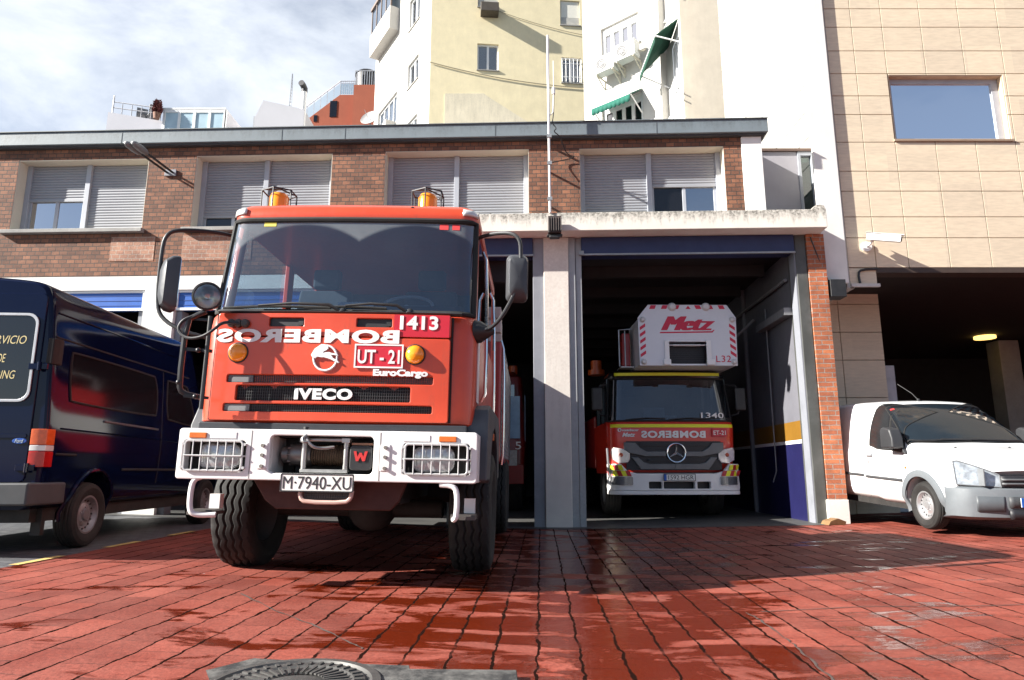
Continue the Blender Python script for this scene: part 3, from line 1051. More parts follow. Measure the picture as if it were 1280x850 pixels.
# balconies and ribbon window on the white side
def balcony(z, hgt, glazed):
    e = bpy.data.objects.new('balcony', None)
    C.objects.link(e)
    e.parent = TW
    MB().xf(side).box(-6.95, -4.0, -.50, -.002, z, z + .16).box(-6.95, -4.0, -.50, -.38, z + .16, z + hgt).box(-6.95, -6.83, -.38, -.002, z + .16, z + hgt).box(-4.12, -4.0, -.38, -.002, z + .16, z + hgt).build('parapet', WP, e)
    if glazed:
        f = MB().xf(side)
        for i in range(5):
            x = -6.9 + i * .7
            f.box(x, x + .07, -.47, -.40, z + hgt, z + 2.7)
        f.box(-6.95, -4.0, -.53, 0, z + 2.7, z + 2.85)
        f.build('glazing_bar', M('brown_bar', (.15, .11, .09), .6), e)
        MB().xf(side).box(-6.9, -4.05, -.44, -.43, z + hgt, z + 2.7).build('pane', glass('balcony_glass', (.3, .36, .42), 1.4, 0, .4, (.1, .14, .2)), e)
balcony(22.5, 1.25, True)
balcony(16.6, .95, False)
w = bpy.data.objects.new('window', None)
C.objects.link(w)
w.parent = TW
f = MB().xf(side)
for i in range(5):
    x = -6.6 + i * .645
    f.box(x, x + .07, .1, .18, 17.6, 19.2)
f.box(-6.6, -3.95, .1, .18, 17.6, 17.68).box(-6.6, -3.95, .1, .18, 19.12, 19.2)
f.build('window_frame', WHITE, w)
MB().xf(side).box(-6.6, -3.95, .14, .15, 17.6, 19.2).build('pane', glass('balcony_glass'), w)
# patched render and cable runs on the cream front
MB().xf(front).prism([(.66, 14), (.66, 17.04), (2.35, 17.13), (2.6, 16.95), (3.7, 16.25), (4.4, 15.8), (4.4, 14)], 'y', -.02, .05).build('patched_render', m_stained('patched_plaster', (.78, .70, .53), (.5, .45, .34), 17.2, 2.5, .7, .9), TW)
def sag(p, q, d, n=10):
    p, q = Vector(p), Vector(q)
    return [p.lerp(q, i / n) - Vector((0, 0, d * 4 * (i / n) * (1 - i / n))) for i in range(n + 1)]
MB().xf(front).tube(sag((-.02, -.04, 18.5), (7.05, -.04, 17.62), .22), .018, 5).tube(sag((3.0, -.04, 21.2), (7.05, -.04, 20.2), .1), .012, 5).build('cable', M('grey_cable', (.25, .22, .16), .8), TW)
# window air conditioner
o = MB().box(-.4, .4, -.45, .05, -.22, .22).build('window_air_conditioner', M('brown_metal_box', (.09, .075, .06), .6, .2), None, .02)
o.matrix_world = M4((-3.588, 27, 0), 5) @ Matrix.Translation((2.58, -.06, 21.08))
tag(o, 'brown air conditioner box hanging under a cream tower window', 'air conditioner')

# ------------------------------------------------------------------ white house with awnings
AH = thing('white_house', 'white rendered house with rounded corner and green awnings beside the cream tower', 'building', (5.13, 20.4, 0))
wl = M4((0, 0, 0), -41)
AW = [(-2.54, -1.0, 15.45, 16.6), (-2.58, -.95, 12.0, 13.55)]
wall('angled_wall', wl, -3.33, .0, 7, 21, AW, WP, AH)
# rounded bay flank: quarter turn from the angled wall to the left-facing side
pts = [(-.25, -.16), (-.02, -.02), (.05, -.18), (.08, -.5), (.08, -1.45), (.10, -1.58), (.2, -1.62)]
b = MB()
holes = [(12.0, 14.35), (15.5, 17.4)]
zz = [7, 12.0, 14.35, 15.5, 17.4, 21]
for z0, z1 in zip(zz, zz[1:]):
    for i in range(len(pts) - 1):
        if (z0, z1) in holes and i == 3:
            continue
        b.add([(*pts[i], z0), (*pts[i + 1], z0), (*pts[i + 1], z1), (*pts[i], z1)], [(0, 1, 2, 3)])
b.build('rounded_corner', WP, AH, weld=True, ang=50)
MB().box(.06, 1.75, -1.64, -1.45, 7, 21).build('end_wall', m_stained('creamy_render', (.66, .585, .47), (.5, .43, .34), 21, 21, .3, .85), AH)
MB().box(1.0, 1.3, -1.9, -1.62, 7, 20.0).build('end_pilaster', WP, AH) if False else None
for z0, z1 in holes:
    e = bpy.data.objects.new('window', None)
    C.objects.link(e)
    e.parent = AH
    f = MB()
    for y in (-1.45, -1.13, -.82, -.56):
        f.box(.09, .16, y, y + .06, z0, z1)
    f.box(.09, .16, -1.45, -.5, z0, z0 + .08).box(.09, .16, -1.45, -.5, z1 - .08, z1).box(.09, .16, -1.45, -.5, z0 + .75, z0 + .8)
    f.build('window_frame', WHITE, e)
    MB().box(.14, .15, -1.46, -.49, z0, z1).build('pane', glass('curtained_glass'), e)
    MB().box(.3, .32, -1.5, -.4, z0, z1).build('curtain', M('olive_inside', (.10, .10, .07), .8), e)
    q = MB()
    for z in (z0 - .12, z0 + .1):
        q.tube([(-.05, -.1, z), (-.02, -.4, z), (-.02, -1.45, z), (.05, -1.7, z)], .02, 6)
    q.build('rail', WHITE, e)
for k, h in enumerate(AW):
    x0, x1, z0, z1 = h
    e = bpy.data.objects.new('window', None)
    C.objects.link(e)
    e.parent = AH
    f = MB().xf(wl)
    for i in range(5):
        x = x0 + (x1 - x0 - .12) * i / 4
        f.box(x, x + .12, .1, .18, z0, z1)
    f.box(x0 + .12, x1, .09, .18, z1 - .28, z1).box(x0 + .12, x1, .1, .18, z0, z0 + .08)
    f.build('window_frame', WHITE, e)
    MB().xf(wl).box(x0, x1, .15, .16, z0, z1).build('pane', SKYGL if k == 0 else DARKGL, e)
    MB().xf(wl).box(x0 - .05, x1 + .05, -.08, .1, z0 - .08, z0 - .001).build('sill', WP, e)
    MB().xf(wl).box(x0, x1, .26, .29, z0, z1).build('inner_dark', DARK, e)  # near-black sheet painted as the dark room behind the pane
GRN = M('dark_green_canvas', (.006, .05, .03), .85, var=.12, vs=6)
TEAL = M('teal_canvas', (.005, .10, .07), .85, var=.12, vs=6)
def awning(label, A, B, Cc, D, m, scallop, arms):
    """A,B wall edge; C,D front bar"""
    A, B, Cc, D = map(Vector, (A, B, Cc, D))
    n = (B - A).cross(D - A).normalized() * .015
    e = thing('awning', label, 'awning', A)
    o = A.copy()
    b = MB()
    vs = [A, B, Cc, D]
    b.add([p - o + n for p in vs] + [p - o - n for p in vs], [(0, 1, 2, 3), (7, 6, 5, 4), (0, 4, 5, 1), (1, 5, 6, 2), (2, 6, 7, 3), (3, 7, 4, 0)])
    b.build('canvas', m, e)
    v = MB()
    N = 9
    top = [D.lerp(Cc, i / (N * 4)) for i in range(N * 4 + 1)]
    dn = [.22 + (.05 * abs(math.sin(PI * i / 4)) if scallop else 0) for i in range(N * 4 + 1)]
    off = (Cc - B).normalized() * .02
    v.grid([[p - o + off for p in top], [p - o + off - Vector((0, 0, d)) for p, d in zip(top, dn)]])
    vo = v.build('valance', m, e, recalc=False)
    s = vo.modifiers.new('solid', 'SOLIDIFY')
    s.thickness = .012
    a = MB()
    a.tube([D - o, Cc - o], .03, 8)
    for p, q in arms:
        a.tube([Vector(p) - o, Vector(q) - o], .025, 6)
    a.build('arm', WHITE, e)
    return e
awning('large green drop awning seen from below on the rounded corner', (5.18, 18.98, 14.78), (5.18, 20.3, 14.68), (4.23, 20.4, 13.72), (4.48, 19.1, 14.28), GRN, False, [((5.2, 19.0, 14.0), (4.48, 19.1, 14.28)), ((5.18, 20.3, 13.2), (4.23, 20.4, 13.72))])
wp = lambda x, y, z: M4((5.13, 20.4, 0), -41) @ Vector((x, y, z))
awning('small teal awning with scalloped edge above the lower window', wp(-2.5, -.02, 13.62), wp(-.95, -.02, 13.62), wp(-1.0, -.72, 13.14), wp(-2.52, -.72, 13.14), TEAL, True, [(wp(-.98, -.02, 12.75), wp(-1.0, -.7, 13.14)), (wp(-2.5, -.02, 12.75), wp(-2.52, -.7, 13.14))])
def ac_unit(label, x, z):
    e = thing('air_conditioner', label, 'air conditioner', wp(x, 0, z), (0, 0, R(-41)), 'air conditioners on the white wall')
    MB().box(-.40, .40, -.56, -.2, 0, .6).build('casing', M('casing_white', (.60, .60, .58), .5, var=.05), e, .02)
    b = MB().cyl((-.1, -.565, .3), (-.1, -.572, .3), .22, n=24)
    b.build('fan_guard', M('fan_grey', (.05, .05, .055), .6), e)
    q = MB()
    for r in (.06, .12, .18, .22):
        q.tube([(-.1 + math.cos(t * PI / 10) * r, -.58, .3 + math.sin(t * PI / 10) * r) for t in range(20)], .006, 4, closed=True)
    q.cyl((-.1, -.572, .3), (-.1, -.59, .3), .05, n=12)
    q.build('fan_grille', WHITE, e)
    k = MB()
    for s in (-.32, .32):
        k.bar((s, -.55, -.02), (s, 0, -.02), .04, .04).bar((s, -.02, -.35), (s, -.02, 0), .04, .04).bar((s, -.5, -.04), (s, -.02, -.34), .03, .03)
    k.build('bracket', CREAM, e)
    MB().tube([(.4, -.3, .25), (.5, -.25, .2), (.52, -.1, .3), (.5, 0, .4)], .03, 6, smooth=1).build('pipe', CREAM, e)
ac_unit('lower left air conditioner under the upper window of the white house', -2.1, 14.5)
ac_unit('upper right air conditioner close to the green awning', -1.27, 14.64)

# ------------------------------------------------------------------ roofscape on the left
LH = thing('penthouse', 'low white roof terrace house with glazed conservatory above the brick roof', 'building', (0, 30, 0))
MB().prism([(-19.4, 8), (-12.0, 8), (-12.0, 16.75), (-16.3, 17.28), (-19.4, 17.83)], 'y', 0, 6).build('terrace_wall', M('white_grey_render', (.46, .46, .50), .85, var=.06, vs=.6), LH)
cg = MB().box(-16.75, -13.75, -.06, 2.6, 17.93, 18.02)
for i in range(5):
    x = -16.72 + i * .725
    cg.box(x, x + .12, -.05, .05, 16.6, 17.93)
cg.box(-16.72, -13.75, -.045, .045, 17.78, 17.93)
cg.build('conservatory_frame', WHITE, LH)
MB().box(-16.6, -13.8, -.01, 0, 16.6, 17.8).build('pane', M('pale_blue_pane', (.42, .55, .62), .12, var=.12, vs=2), LH)
MB().box(-16.6, -13.8, .06, .08, 16.6, 17.8).build('curtain', M('pale_blue_curtain', (.60, .74, .80), .8), LH)
MB().box(-13.75, -13.65, -.05, 2.6, 16.6, 17.9).build('conservatory_side', WHITE, LH)
b = MB()
b.tube([(-19.25, .1, 17.75), (-19.25, .1, 18.75)], .035, 6)
for k in (.32, .62):
    b.tube([(-19.25, .1, 17.8 + k), (-16.9, .1, 17.45 + k)], .025, 5)
for i in range(5):
    x = -18.8 + i * .47
    b.tube([(x, .1, 17.7 - i * .07), (x, .1, 18.3 - i * .07)], .022, 5)
b.build('railing', M('thin_grey_rail', (.45, .45, .47), .5), LH)
# terrace plants and table
def shrub(name, label, cat, loc, r, h, m, pot, n=260, seed=1, cr=1.0):
    e = thing(name, label, cat, loc)
    rn = random.Random(seed)
    b = MB()
    for i in range(n):
        t, z = rn.uniform(0, 2 * PI), rn.random()
        q = r * math.sqrt(rn.random()) * (1 - .5 * abs(z - .4) * cr)
        c = Vector((math.cos(t) * q, math.sin(t) * q, .3 + z * h))
        d = Vector((rn.gauss(0, 1), rn.gauss(0, 1), rn.gauss(.5, 1))).normalized() * rn.uniform(.07, .16)
        s = d.orthogonal().normalized() * .035
        b.add([c - d, c + s, c + d, c - s], [(0, 1, 2, 3)])
    b.build('foliage', m, e, recalc=False)
    MB().lathe([(.001, 0), (.13, 0), (.17, .3), (.15, .3), (.12, .25), (.001, .25)], (0, 0, 0), (0, 0, 1), 14).build('pot', pot, e)
    return e
shrub('potted_plant', 'dark red leaved potted plant beside the white conservatory', 'plant', (-16.93, 29.8, 17.36), .22, .62, M('red_leaf', (.12, .02, .02), .7), M('pot_brown', (.25, .13, .09), .8))
ct = M('clay_grey_plastic', (.2, .2, .2), .6)
for k, (x, lb) in enumerate(((-18.05, 'left of the two dark garden chairs behind the terrace railing'), (-17.55, 'right of the two dark garden chairs behind the terrace railing'))):
    e = thing('garden_chair', lb, 'chair', (x, 30.5, 17.45 - k * .06), (0, 0, R(30 + 200 * k)), 'terrace chairs')
    MB().box(-.24, .24, -.24, .24, .43, .47).build('seat', ct, e)
    MB().box(-.24, .24, .2, .24, .47, .95).build('backrest', ct, e)
    for sx in (-.2, .2):
        for sy in (-.2, .2):
            MB().box(sx - .02, sx + .02, sy - .02, sy + .02, 0, .43).build('leg', ct, e)
# white stair-head block with an antenna and a flue
WB = thing('stairhead_block', 'plain white block on a roof with low parapet beside the thin antenna', 'building', (0, 30, 0))
MB().prism([(-12.35, 8), (-10.0, 8), (-10.0, 18.0), (-12.0, 18.48), (-12.35, 17.6)], 'y', .05, 5).build('block', M('white_grey_render2', (.46, .46, .49), .85, var=.06, vs=.6), WB)
MB().box(-13.6, -12.36, .2, 3, 8, 17.12).build('parapet', M('white_grey_render2', (.7, .7, .7)), WB)
MB().box(-12.5, -12.3, .25, .5, 17.1, 17.75).build('vent', METAL, WB)
e = thing('roof_antenna', 'thin lattice antenna standing on the white roof block', 'antenna', (-11.2, 31.5, 18.2))
b = MB()
for a in range(3):
    t = a * 2 * PI / 3
    b.tube([(math.cos(t) * .09, math.sin(t) * .09, -.1), (math.cos(t) * .02 + .0, math.sin(t) * .02, 2.6)], .012, 4)
for i in range(14):
    z = i * .18
    r0 = .09 - .07 * z / 2.6
    b.tube([(r0, 0, z), (-r0 * .5, r0 * .87, z + .09), (-r0 * .5, -r0 * .87, z + .13)], .007, 4, closed=True)
b.build('lattice', METAL, e)
e = thing('flue_pipe', 'white flue pipe with dark elbow rising from the roofs', 'chimney', (-10.1, 30.2, 17.0))
MB().tube([(0, 0, -1), (0, 0, 2.05)], .13, 14).build('pipe', WHITE, e)
MB().tube([(0, 0, 2.0), (0, 0, 2.18), (-.05, -.12, 2.3), (-.08, -.3, 2.32)], .15, 12).build('elbow', M('sooty_metal', (.05, .05, .055), .6, .3), e)
# terracotta stair tower with glass railing and a tank
OB = thing('terracotta_house', 'terracotta rendered roof house with glass railing and a dark tank', 'building', (0, 36, 0))
TER = m_stained('terracotta_render', (.30, .075, .036), (.2, .05, .025), 23, 8, .4, .85)
MB().prism([(-12.2, 8), (-9.0, 8), (-9.0, 22.3), (-9.97, 22.3), (-12.2, 20.4)], 'y', 0, 5).build('tower', TER, OB)
MB().box(-8.98, -7.2, -.8, 4, 8, 22.45).build('tower_front', TER, OB)
b = MB()
def rail(p, q, n):
    p, q = Vector(p), Vector(q)
    for i in range(n + 1):
        c = p.lerp(q, i / n)
        b.tube([c, c + Vector((0, 0, .9))], .02, 4)
    b.tube([p + Vector((0, 0, .9)), q + Vector((0, 0, .9))], .03, 5)
rail((-9.95, .05, 22.3), (-9.0, .05, 22.3), 8)
rail((-12.2, .05, 20.4), (-9.97, .05, 22.3), 6)
rail((-8.95, -.75, 22.45), (-7.3, -.75, 22.45), 12)
b.build('railing', M('steel_rail', (.5, .52, .55), .4, .5), OB)
MB().add([(-12.2, .1, 20.5), (-9.97, .1, 22.4), (-9.97, .1, 23.1), (-12.2, .1, 21.2)], [(0, 1, 2, 3)]).box(-9.95, -9.0, .09, .11, 22.4, 23.1).build('glass_panel', glass('rail_glass', (.75, .82, .85), 1.2), OB)
MB().box(-10.5, -10.1, -.03, .1, 20.9, 21.9).box(-11.4, -11.2, -.03, .1, 20.6, 21.0).build('window', DARKGL, OB)
e = thing('water_tank', 'dark cylindrical tank with conical cap on the terracotta tower', 'tank', (-8.42, 36, 22.45))
MB().lathe([(.001, 0), (.62, 0), (.66, 1.0), (.72, 1.02), (.6, 1.15), (.3, 1.28), (.001, 1.3)], (0, 0, 0), (0, 0, 1), 20).build('drum', M('tank_black', (.03, .03, .035), .5), e)
e = thing('satellite_dish', 'pale satellite dish at the foot of the terracotta tower', 'satellite dish', (-7.6, 33.5, 18.9))
b = MB().lathe([(.02, .12), (.25, .08), (.42, .02), (.52, -.06), (.53, -.05), (.42, .035), (.25, .1), (.02, .15)], (0, 0, .55), (.3, 1, -.5), 24)
b.build('dish', M('dish_grey', (.55, .53, .52), .5), e)
MB().tube([(0, .1, -1.5), (0, .1, .55)], .04, 6).tube([(0, .1, .3), (-.2, -.5, .75)], .015, 5).build('mast', METAL, e)
# ------------------------------------------------------------------ vehicle materials
def m_truckred():
    b = NB('vermilion_truck_paint')
    v = b.coord()
    n = b.noise(v, 2.0, 6, .65)
    f = b.noise(v, 26, 5, .7)
    c = b.mix(b.ramp(n, .3, .7), (.50, .046, .014), (.58, .064, .022))
    vs = b.coord('Object', scale=(14, 14, 1.6))
    st = b.math('MULTIPLY', b.ramp(b.noise(vs, 1, 6, .7), .56, .74), b.ramp(f, .35, .65))
    c = b.mix(b.math('MULTIPLY', st, .5), c, (.20, .06, .035))
    b.set(Base_Color=c)
    r = b.n('ShaderNodeMapRange')
    r.inputs['To Min'].default_value = .26
    r.inputs['To Max'].default_value = .46
    b.l(f, r.inputs['Value'])
    b.set(Roughness=r.outputs[0])
    b.b.inputs['Coat Weight'].default_value = .25
    b.b.inputs['Coat Roughness'].default_value = .12
    b.bump(b.noise(v, 3, 3), .03, .02)
    return b.m
TRED = m_truckred()
DRED = M('deep_red_paint', (.36, .016, .018), .35, var=.1, coat=.3, dirt=.12)
SRED = M('signal_red_sheet', (.50, .012, .03), .4, var=.06)
UNDER = M('rusty_underbody_red', (.055, .011, .007), .7, var=.35, vs=9, dirt=.5)
SOOT = M('sooty_chassis', (.016, .015, .014), .8, var=.4, vs=7, dirt=.2, dirtcol=(.05, .04, .035))
WTRUCK = M('chipped_white_paint', (.74, .73, .72), .42, var=.05, vs=3, dirt=.28, dirtcol=(.42, .30, .24), coat=.15)
LETTER = M('white_lettering', (.72, .71, .69), .55, var=.06, vs=8)
AMBER = M('amber_lens', (.95, .30, .012), .18, var=.06, coat=.6)
AMBER2 = M('dark_amber_lens', (.60, .13, .012), .2, var=.15, vs=30, coat=.5)
LENS = M('headlamp_glass', (.42, .43, .44), .10, .35, var=.25, vs=25, coat=.6)
REFL = M('lamp_reflector', (.7, .7, .7), .16, .9, var=.2, vs=12)
MESHB = M('grille_mesh_black', (.012, .012, .013), .6, var=.3, vs=60, bump=.5, bs=110)
SEATM = M('dark_seat_cloth', (.06, .065, .075), .85, var=.25)
DASH = M('dash_grey', (.07, .075, .085), .6, var=.2)
PLATEW = M('number_plate_white', (.72, .71, .67), .5, var=.06, dirt=.15)
INK = M('black_ink', (.015, .015, .018), .5)
FENDER = M('grey_black_moulding', (.055, .06, .068), .5, var=.25, vs=4, dirt=.3, dirtcol=(.13, .12, .11))
PAPER = M('white_paper', (.75, .76, .78), .8, var=.05)
ALU = M('ribbed_aluminium', (.42, .42, .43), .4, .7, var=.2, vs=4)

def wiper_glass(name, pivots, R0, tint=(.44, .56, .66), dusty=.30):
    """screen glass: two wiped fans stay clear, the rest keeps a film of dust (pivots in object x,z)"""
    b = NB(name)
    b.t.nodes.remove(b.b)
    v = b.coord()
    s = b.n('ShaderNodeSeparateXYZ')
    b.l(v, s.inputs[0])
    clear = None
    for px, pz in pivots:
        d = b.math('SQRT', b.math('ADD', b.math('POWER', b.math('SUBTRACT', s.outputs[0], px), 2), b.math('POWER', b.math('SUBTRACT', s.outputs[2], pz), 2)))
        k = b.ramp(d, R0 - .015, R0 + .015, (1, 1, 1, 1), (0, 0, 0, 1))
        clear = k if clear is None else b.math('MAXIMUM', clear, k)
    n = b.ramp(b.noise(v, 6, 6, .65), .2, .8, (.55, .55, .55, 1), (1, 1, 1, 1))
    amt = b.math('MULTIPLY', n, b.math('ADD', .015, b.math('MULTIPLY', b.math('SUBTRACT', 1.0, clear), dusty)))
    tr = b.n('ShaderNodeBsdfTransparent')
    tr.inputs[0].default_value = (*tint, 1)
    df = b.n('ShaderNodeBsdfDiffuse')
    df.inputs[0].default_value = (.42, .45, .45, 1)
    m1 = b.n('ShaderNodeMixShader')
    b.l(amt, m1.inputs[0])
    b.l(tr.outputs[0], m1.inputs[1])
    b.l(df.outputs[0], m1.inputs[2])
    gl = b.n('ShaderNodeBsdfGlossy')
    gl.inputs['Roughness'].default_value = .03
    gl.inputs[0].default_value = (.78, .9, 1, 1)
    fr_ = b.n('ShaderNodeFresnel')
    fr_.inputs[0].default_value = 1.55
    m2 = b.n('ShaderNodeMixShader')
    b.l(b.math('MULTIPLY', fr_.outputs[0], 2.9), m2.inputs[0])
    b.l(m1.outputs[0], m2.inputs[1])
    b.l(gl.outputs[0], m2.inputs[2])
    b.l(m2.outputs[0], b.out.inputs['Surface'])
    MATS[name] = b.m
    return b.m

def child(name, parent):
    e = bpy.data.objects.new(name, None)
    C.objects.link(e)
    e.parent = parent
    return e

# ------------------------------------------------------------------ wheels
def tyre_mesh(r, w, tread='zigzag', n=96):
    """tyre round the x axis, centred on the origin; tread grooves are real geometry"""
    b = MB()
    hw = w / 2
    rim = r * .56
    prof = [(-hw * .72, rim), (-hw * .98, rim + (r - rim) * .3), (-hw * 1.03, rim + (r - rim) * .6), (-hw * .94, r - .035)]
    K = 21
    cols = [(-hw * .9 + 2 * hw * .9 * i / (K - 1)) for i in range(K)]
    gro = (4, 8, 12, 16)
    rows = []
    for i in range(n):
        a = 2 * PI * i / n
        row = []
        def P(x, rr):
            row.append((x, math.sin(a) * rr, math.cos(a) * rr))
        for x, rr in prof:
            P(x, rr)
        tri = (abs((i % 5) - 2.5) / 2.5 - .5) * 2
        for j, x in enumerate(cols):
            crown = r - .028 * (abs(x) / hw) ** 3
            if tread == 'zigzag':
                x += .011 * tri * (0 < j < K - 1)
                rr = crown - (.016 if j in gro else 0) - (.012 if j in (0, K - 1) and i % 5 < 2 else 0)
            else:
                rr = crown - (.008 if j in gro else 0)
            P(x, rr)
        for x, rr in reversed(prof):
            P(-x, rr)
        rows.append(row)
    rows.append(rows[0])
    b.grid(rows)
    return b
def wheel(parent, x, y, r, w, side, rim_mat, kind='disc', tread='zigzag'):
    """side -1: outer face towards -x"""
    e = child('wheel', parent)
    e.location = (x, y, r)
    t = tyre_mesh(r, w, tread, 120 if tread == 'zigzag' else 48)
    t.build('tyre', RUBBER, e, ang=28, weld=True)
    rr = r * .58
    b = MB()
    o = side * w * .36
    b.lathe([(rr, 0), (rr, .8), (rr * .93, 1.0), (rr * .86, .85), (rr * .8, .45), (rr * .62, .35), (rr * .5, .55), (rr * .28, .6), (rr * .24, .85), (.001, .9)], (o * .2, 0, 0), (side, 0, 0), 28) if False else None
    h = w * .40
    b.lathe([(rr, h * -.9), (rr, h * .8), (rr * 1.02, h), (rr * .92, h), (rr * .86, h * .7), (rr * .80, h * .45), (rr * .62, h * .40), (rr * .52, h * .55), (rr * .30, h * .58), (rr * .27, h * .8), (.001, h * .84)], (0, 0, 0), (side, 0, 0), 32)
    b.build('rim', rim_mat, e, ang=30)
    q = MB()
    cnt = 16 if kind == 'steel' else 10
    for i in range(cnt):
        a = 2 * PI * i / cnt
        rad = rr * (.76 if kind == 'steel' else .74)
        sz = rr * (.055 if kind == 'steel' else .10)
        q.cyl((side * h * .40, math.sin(a) * rad, math.cos(a) * rad), (side * (h * .52), math.sin(a) * rad, math.cos(a) * rad), sz, n=8)
    q.build('rim_holes', INK, e)
    nuts = MB()
    for i in range(5 if kind == 'steel' else 8):
        a = 2 * PI * i / (5 if kind == 'steel' else 8)
        rad = rr * .40
        nuts.cyl((side * h * .5, math.sin(a) * rad, math.cos(a) * rad), (side * h * .68, math.sin(a) * rad, math.cos(a) * rad), rr * .05, n=6)
    nuts.build('wheel_nuts', METAL, e)
    return e

# ------------------------------------------------------------------ the red fire engine in front (local: x right, y back, z up)
FE = thing('fire_engine', 'red orange fire engine with white winch bumper parked on the red paving in the sun', 'fire engine', (-1.42, 5.07, .042), (0, R(1.0), R(-1.6)))

def cab_ring(z, yf, hw, yb, r, bow=.03, n=7, open_=False):
    pts = [(-hw, yb, z), (-hw, yf + r + (yb - yf - r) * .5, z)]
    for i in range(n + 1):
        t = PI / 2 * i / n
        pts.append((-hw + r - r * math.cos(t), yf + r - r * math.sin(t), z))
    for i in range(1, 8):
        x = -hw + r + (2 * hw - 2 * r) * i / 8
        pts.append((x, yf - bow * (1 - (x / (hw - r)) ** 2), z))
    for i in range(n, -1, -1):
        t = PI / 2 * i / n
        pts.append((hw - r + r * math.cos(t), yf + r - r * math.sin(t), z))
    pts += [(hw, yf + r + (yb - yf - r) * .5, z), (hw, yb, z)]
    return pts
def loft_rings(rings, cap0=True, cap1=True):
    b = MB()
    b.grid(rings, True)
    n = len(rings[0])
    if cap0:
        b.f.append(list(reversed(range(n)))); b.mi.append(0)
    if cap1:
        b.f.append([i + n * (len(rings) - 1) for i in range(n)]); b.mi.append(0)
    return b
LOW = [(1.205, .26, 1.065), (1.23, .235, 1.085), (1.60, .232, 1.093), (1.95, .245, 1.092), (2.07, .27, 1.088), (2.105, .30, 1.075)]
cab = loft_rings([cab_ring(z, y, h, 3.0, .15) for z, y, h in LOW]).build('cab', TRED, FE, ang=40)
ROOF = [(2.965, .47, 1.065), (3.0, .46, 1.07), (3.07, .475, 1.065), (3.12, .53, 1.03), (3.155, .66, .94), (3.17, .95, .78)]
loft_rings([cab_ring(z, y, h, 3.0 - max(0, z - 3.1), .15) for z, y, h in ROOF]).build('roof', TRED, cab, ang=40)
# pillars between waist and roof
def slab(y0a, y1a, y0b, y1b, s):
    xa, xb = s * 1.073, s * 1.06
    t = -s * .05
    b = MB()
    b.add([(xa, y0a, 2.105), (xa, y1a, 2.105), (xb, y1b, 2.968), (xb, y0b, 2.968), (xa + t, y0a, 2.105), (xa + t, y1a, 2.105), (xb + t, y1b, 2.968), (xb + t, y0b, 2.968)],
          [(0, 1, 2, 3), (7, 6, 5, 4), (0, 4, 5, 1), (1, 5, 6, 2), (2, 6, 7, 3), (3, 7, 4, 0)])
    b.build('pillar', TRED, cab, .01)
for s in (-1, 1):
    slab(.46, .56, .63, .73, s)
    slab(1.78, 1.92, 1.78, 1.92, s)
    slab(2.75, 3.0, 2.75, 3.0, s)
MB().box(-1.07, 1.07, 2.96, 3.0, 2.105, 2.968).build('cab_back', M('grey_cab_lining', (.06, .065, .07), .8), cab)
# screen
def ws(z, s, off=0.0):
    """point on the front glass surface: s in -1..1 sweeps the front and part of the corner arcs"""
    k = (z - 2.105) / .88
    yf, hw, r, bow = .30 + .17 * k, 1.075 - .012 * k, .15, .03
    L = hw - r
    if abs(s) <= .86:
        x = s / .86 * L
        y = yf - bow * (1 - (x / L) ** 2)
        nx = 0
    else:
        t = (abs(s) - .86) / .14 * 1.05
        x = math.copysign(L + r * math.sin(t), s)
        y = yf + r - r * math.cos(t)
        nx = math.copysign(math.sin(t), s)
    return Vector((x + nx * off, y - off * math.sqrt(max(0, 1 - nx * nx)), z))
S = [-1 + 2 * i / 40 for i in range(41)]
Z = [2.115 + .848 * i / 12 for i in range(13)]
glassb = MB().grid([[ws(z, s) for s in S] for z in Z])
wg = wiper_glass('fire_engine_screen', [(-.40, 2.12), (.55, 2.12)], .80)
win = glassb.build('windscreen', wg, FE, recalc=False)
border = [ws(2.115, s, .004) for s in S[:]] + [ws(z, 1, .004) for z in Z[1:-1]] + [ws(2.962, s, .004) for s in reversed(S)] + [ws(z, -1, .004) for z in reversed(Z[1:-1])]
MB().tube(border, .024, 8, closed=True).build('screen_rubber', RUBBER, win)
MB().grid([[ws(z, -.72 + .05 * i, .003) for i in range(3)] for z in (2.90, 2.94)]).build('sticker', M('yellow_sticker', (.6, .5, .05), .6), win, recalc=False)
MB().grid([[ws(z, .70 + .035 * i, .003) for i in range(3)] for z in (2.88, 2.93)]).grid([[ws(z, .80 + .03 * i, .003) for i in range(3)] for z in (2.88, 2.93)]).build('inspection_stickers', M('red_sticker', (.6, .04, .04), .6), win, recalc=False)
# side windows
for s in (-1, 1):
    for y0, y1 in ((.62, 1.77), (1.93, 2.74)):
        xa, xb = s * 1.066, s * 1.055
        d = .18 if y0 < 1 else 0
        MB().add([(xa, y0, 2.11), (xa, y1, 2.11), (xb, y1, 2.97), (xb, y0 + d, 2.97)], [(0, 1, 2, 3)]).build('side_window', glass('cab_side_glass', (.62, .68, .7), 1.0), cab, recalc=False)
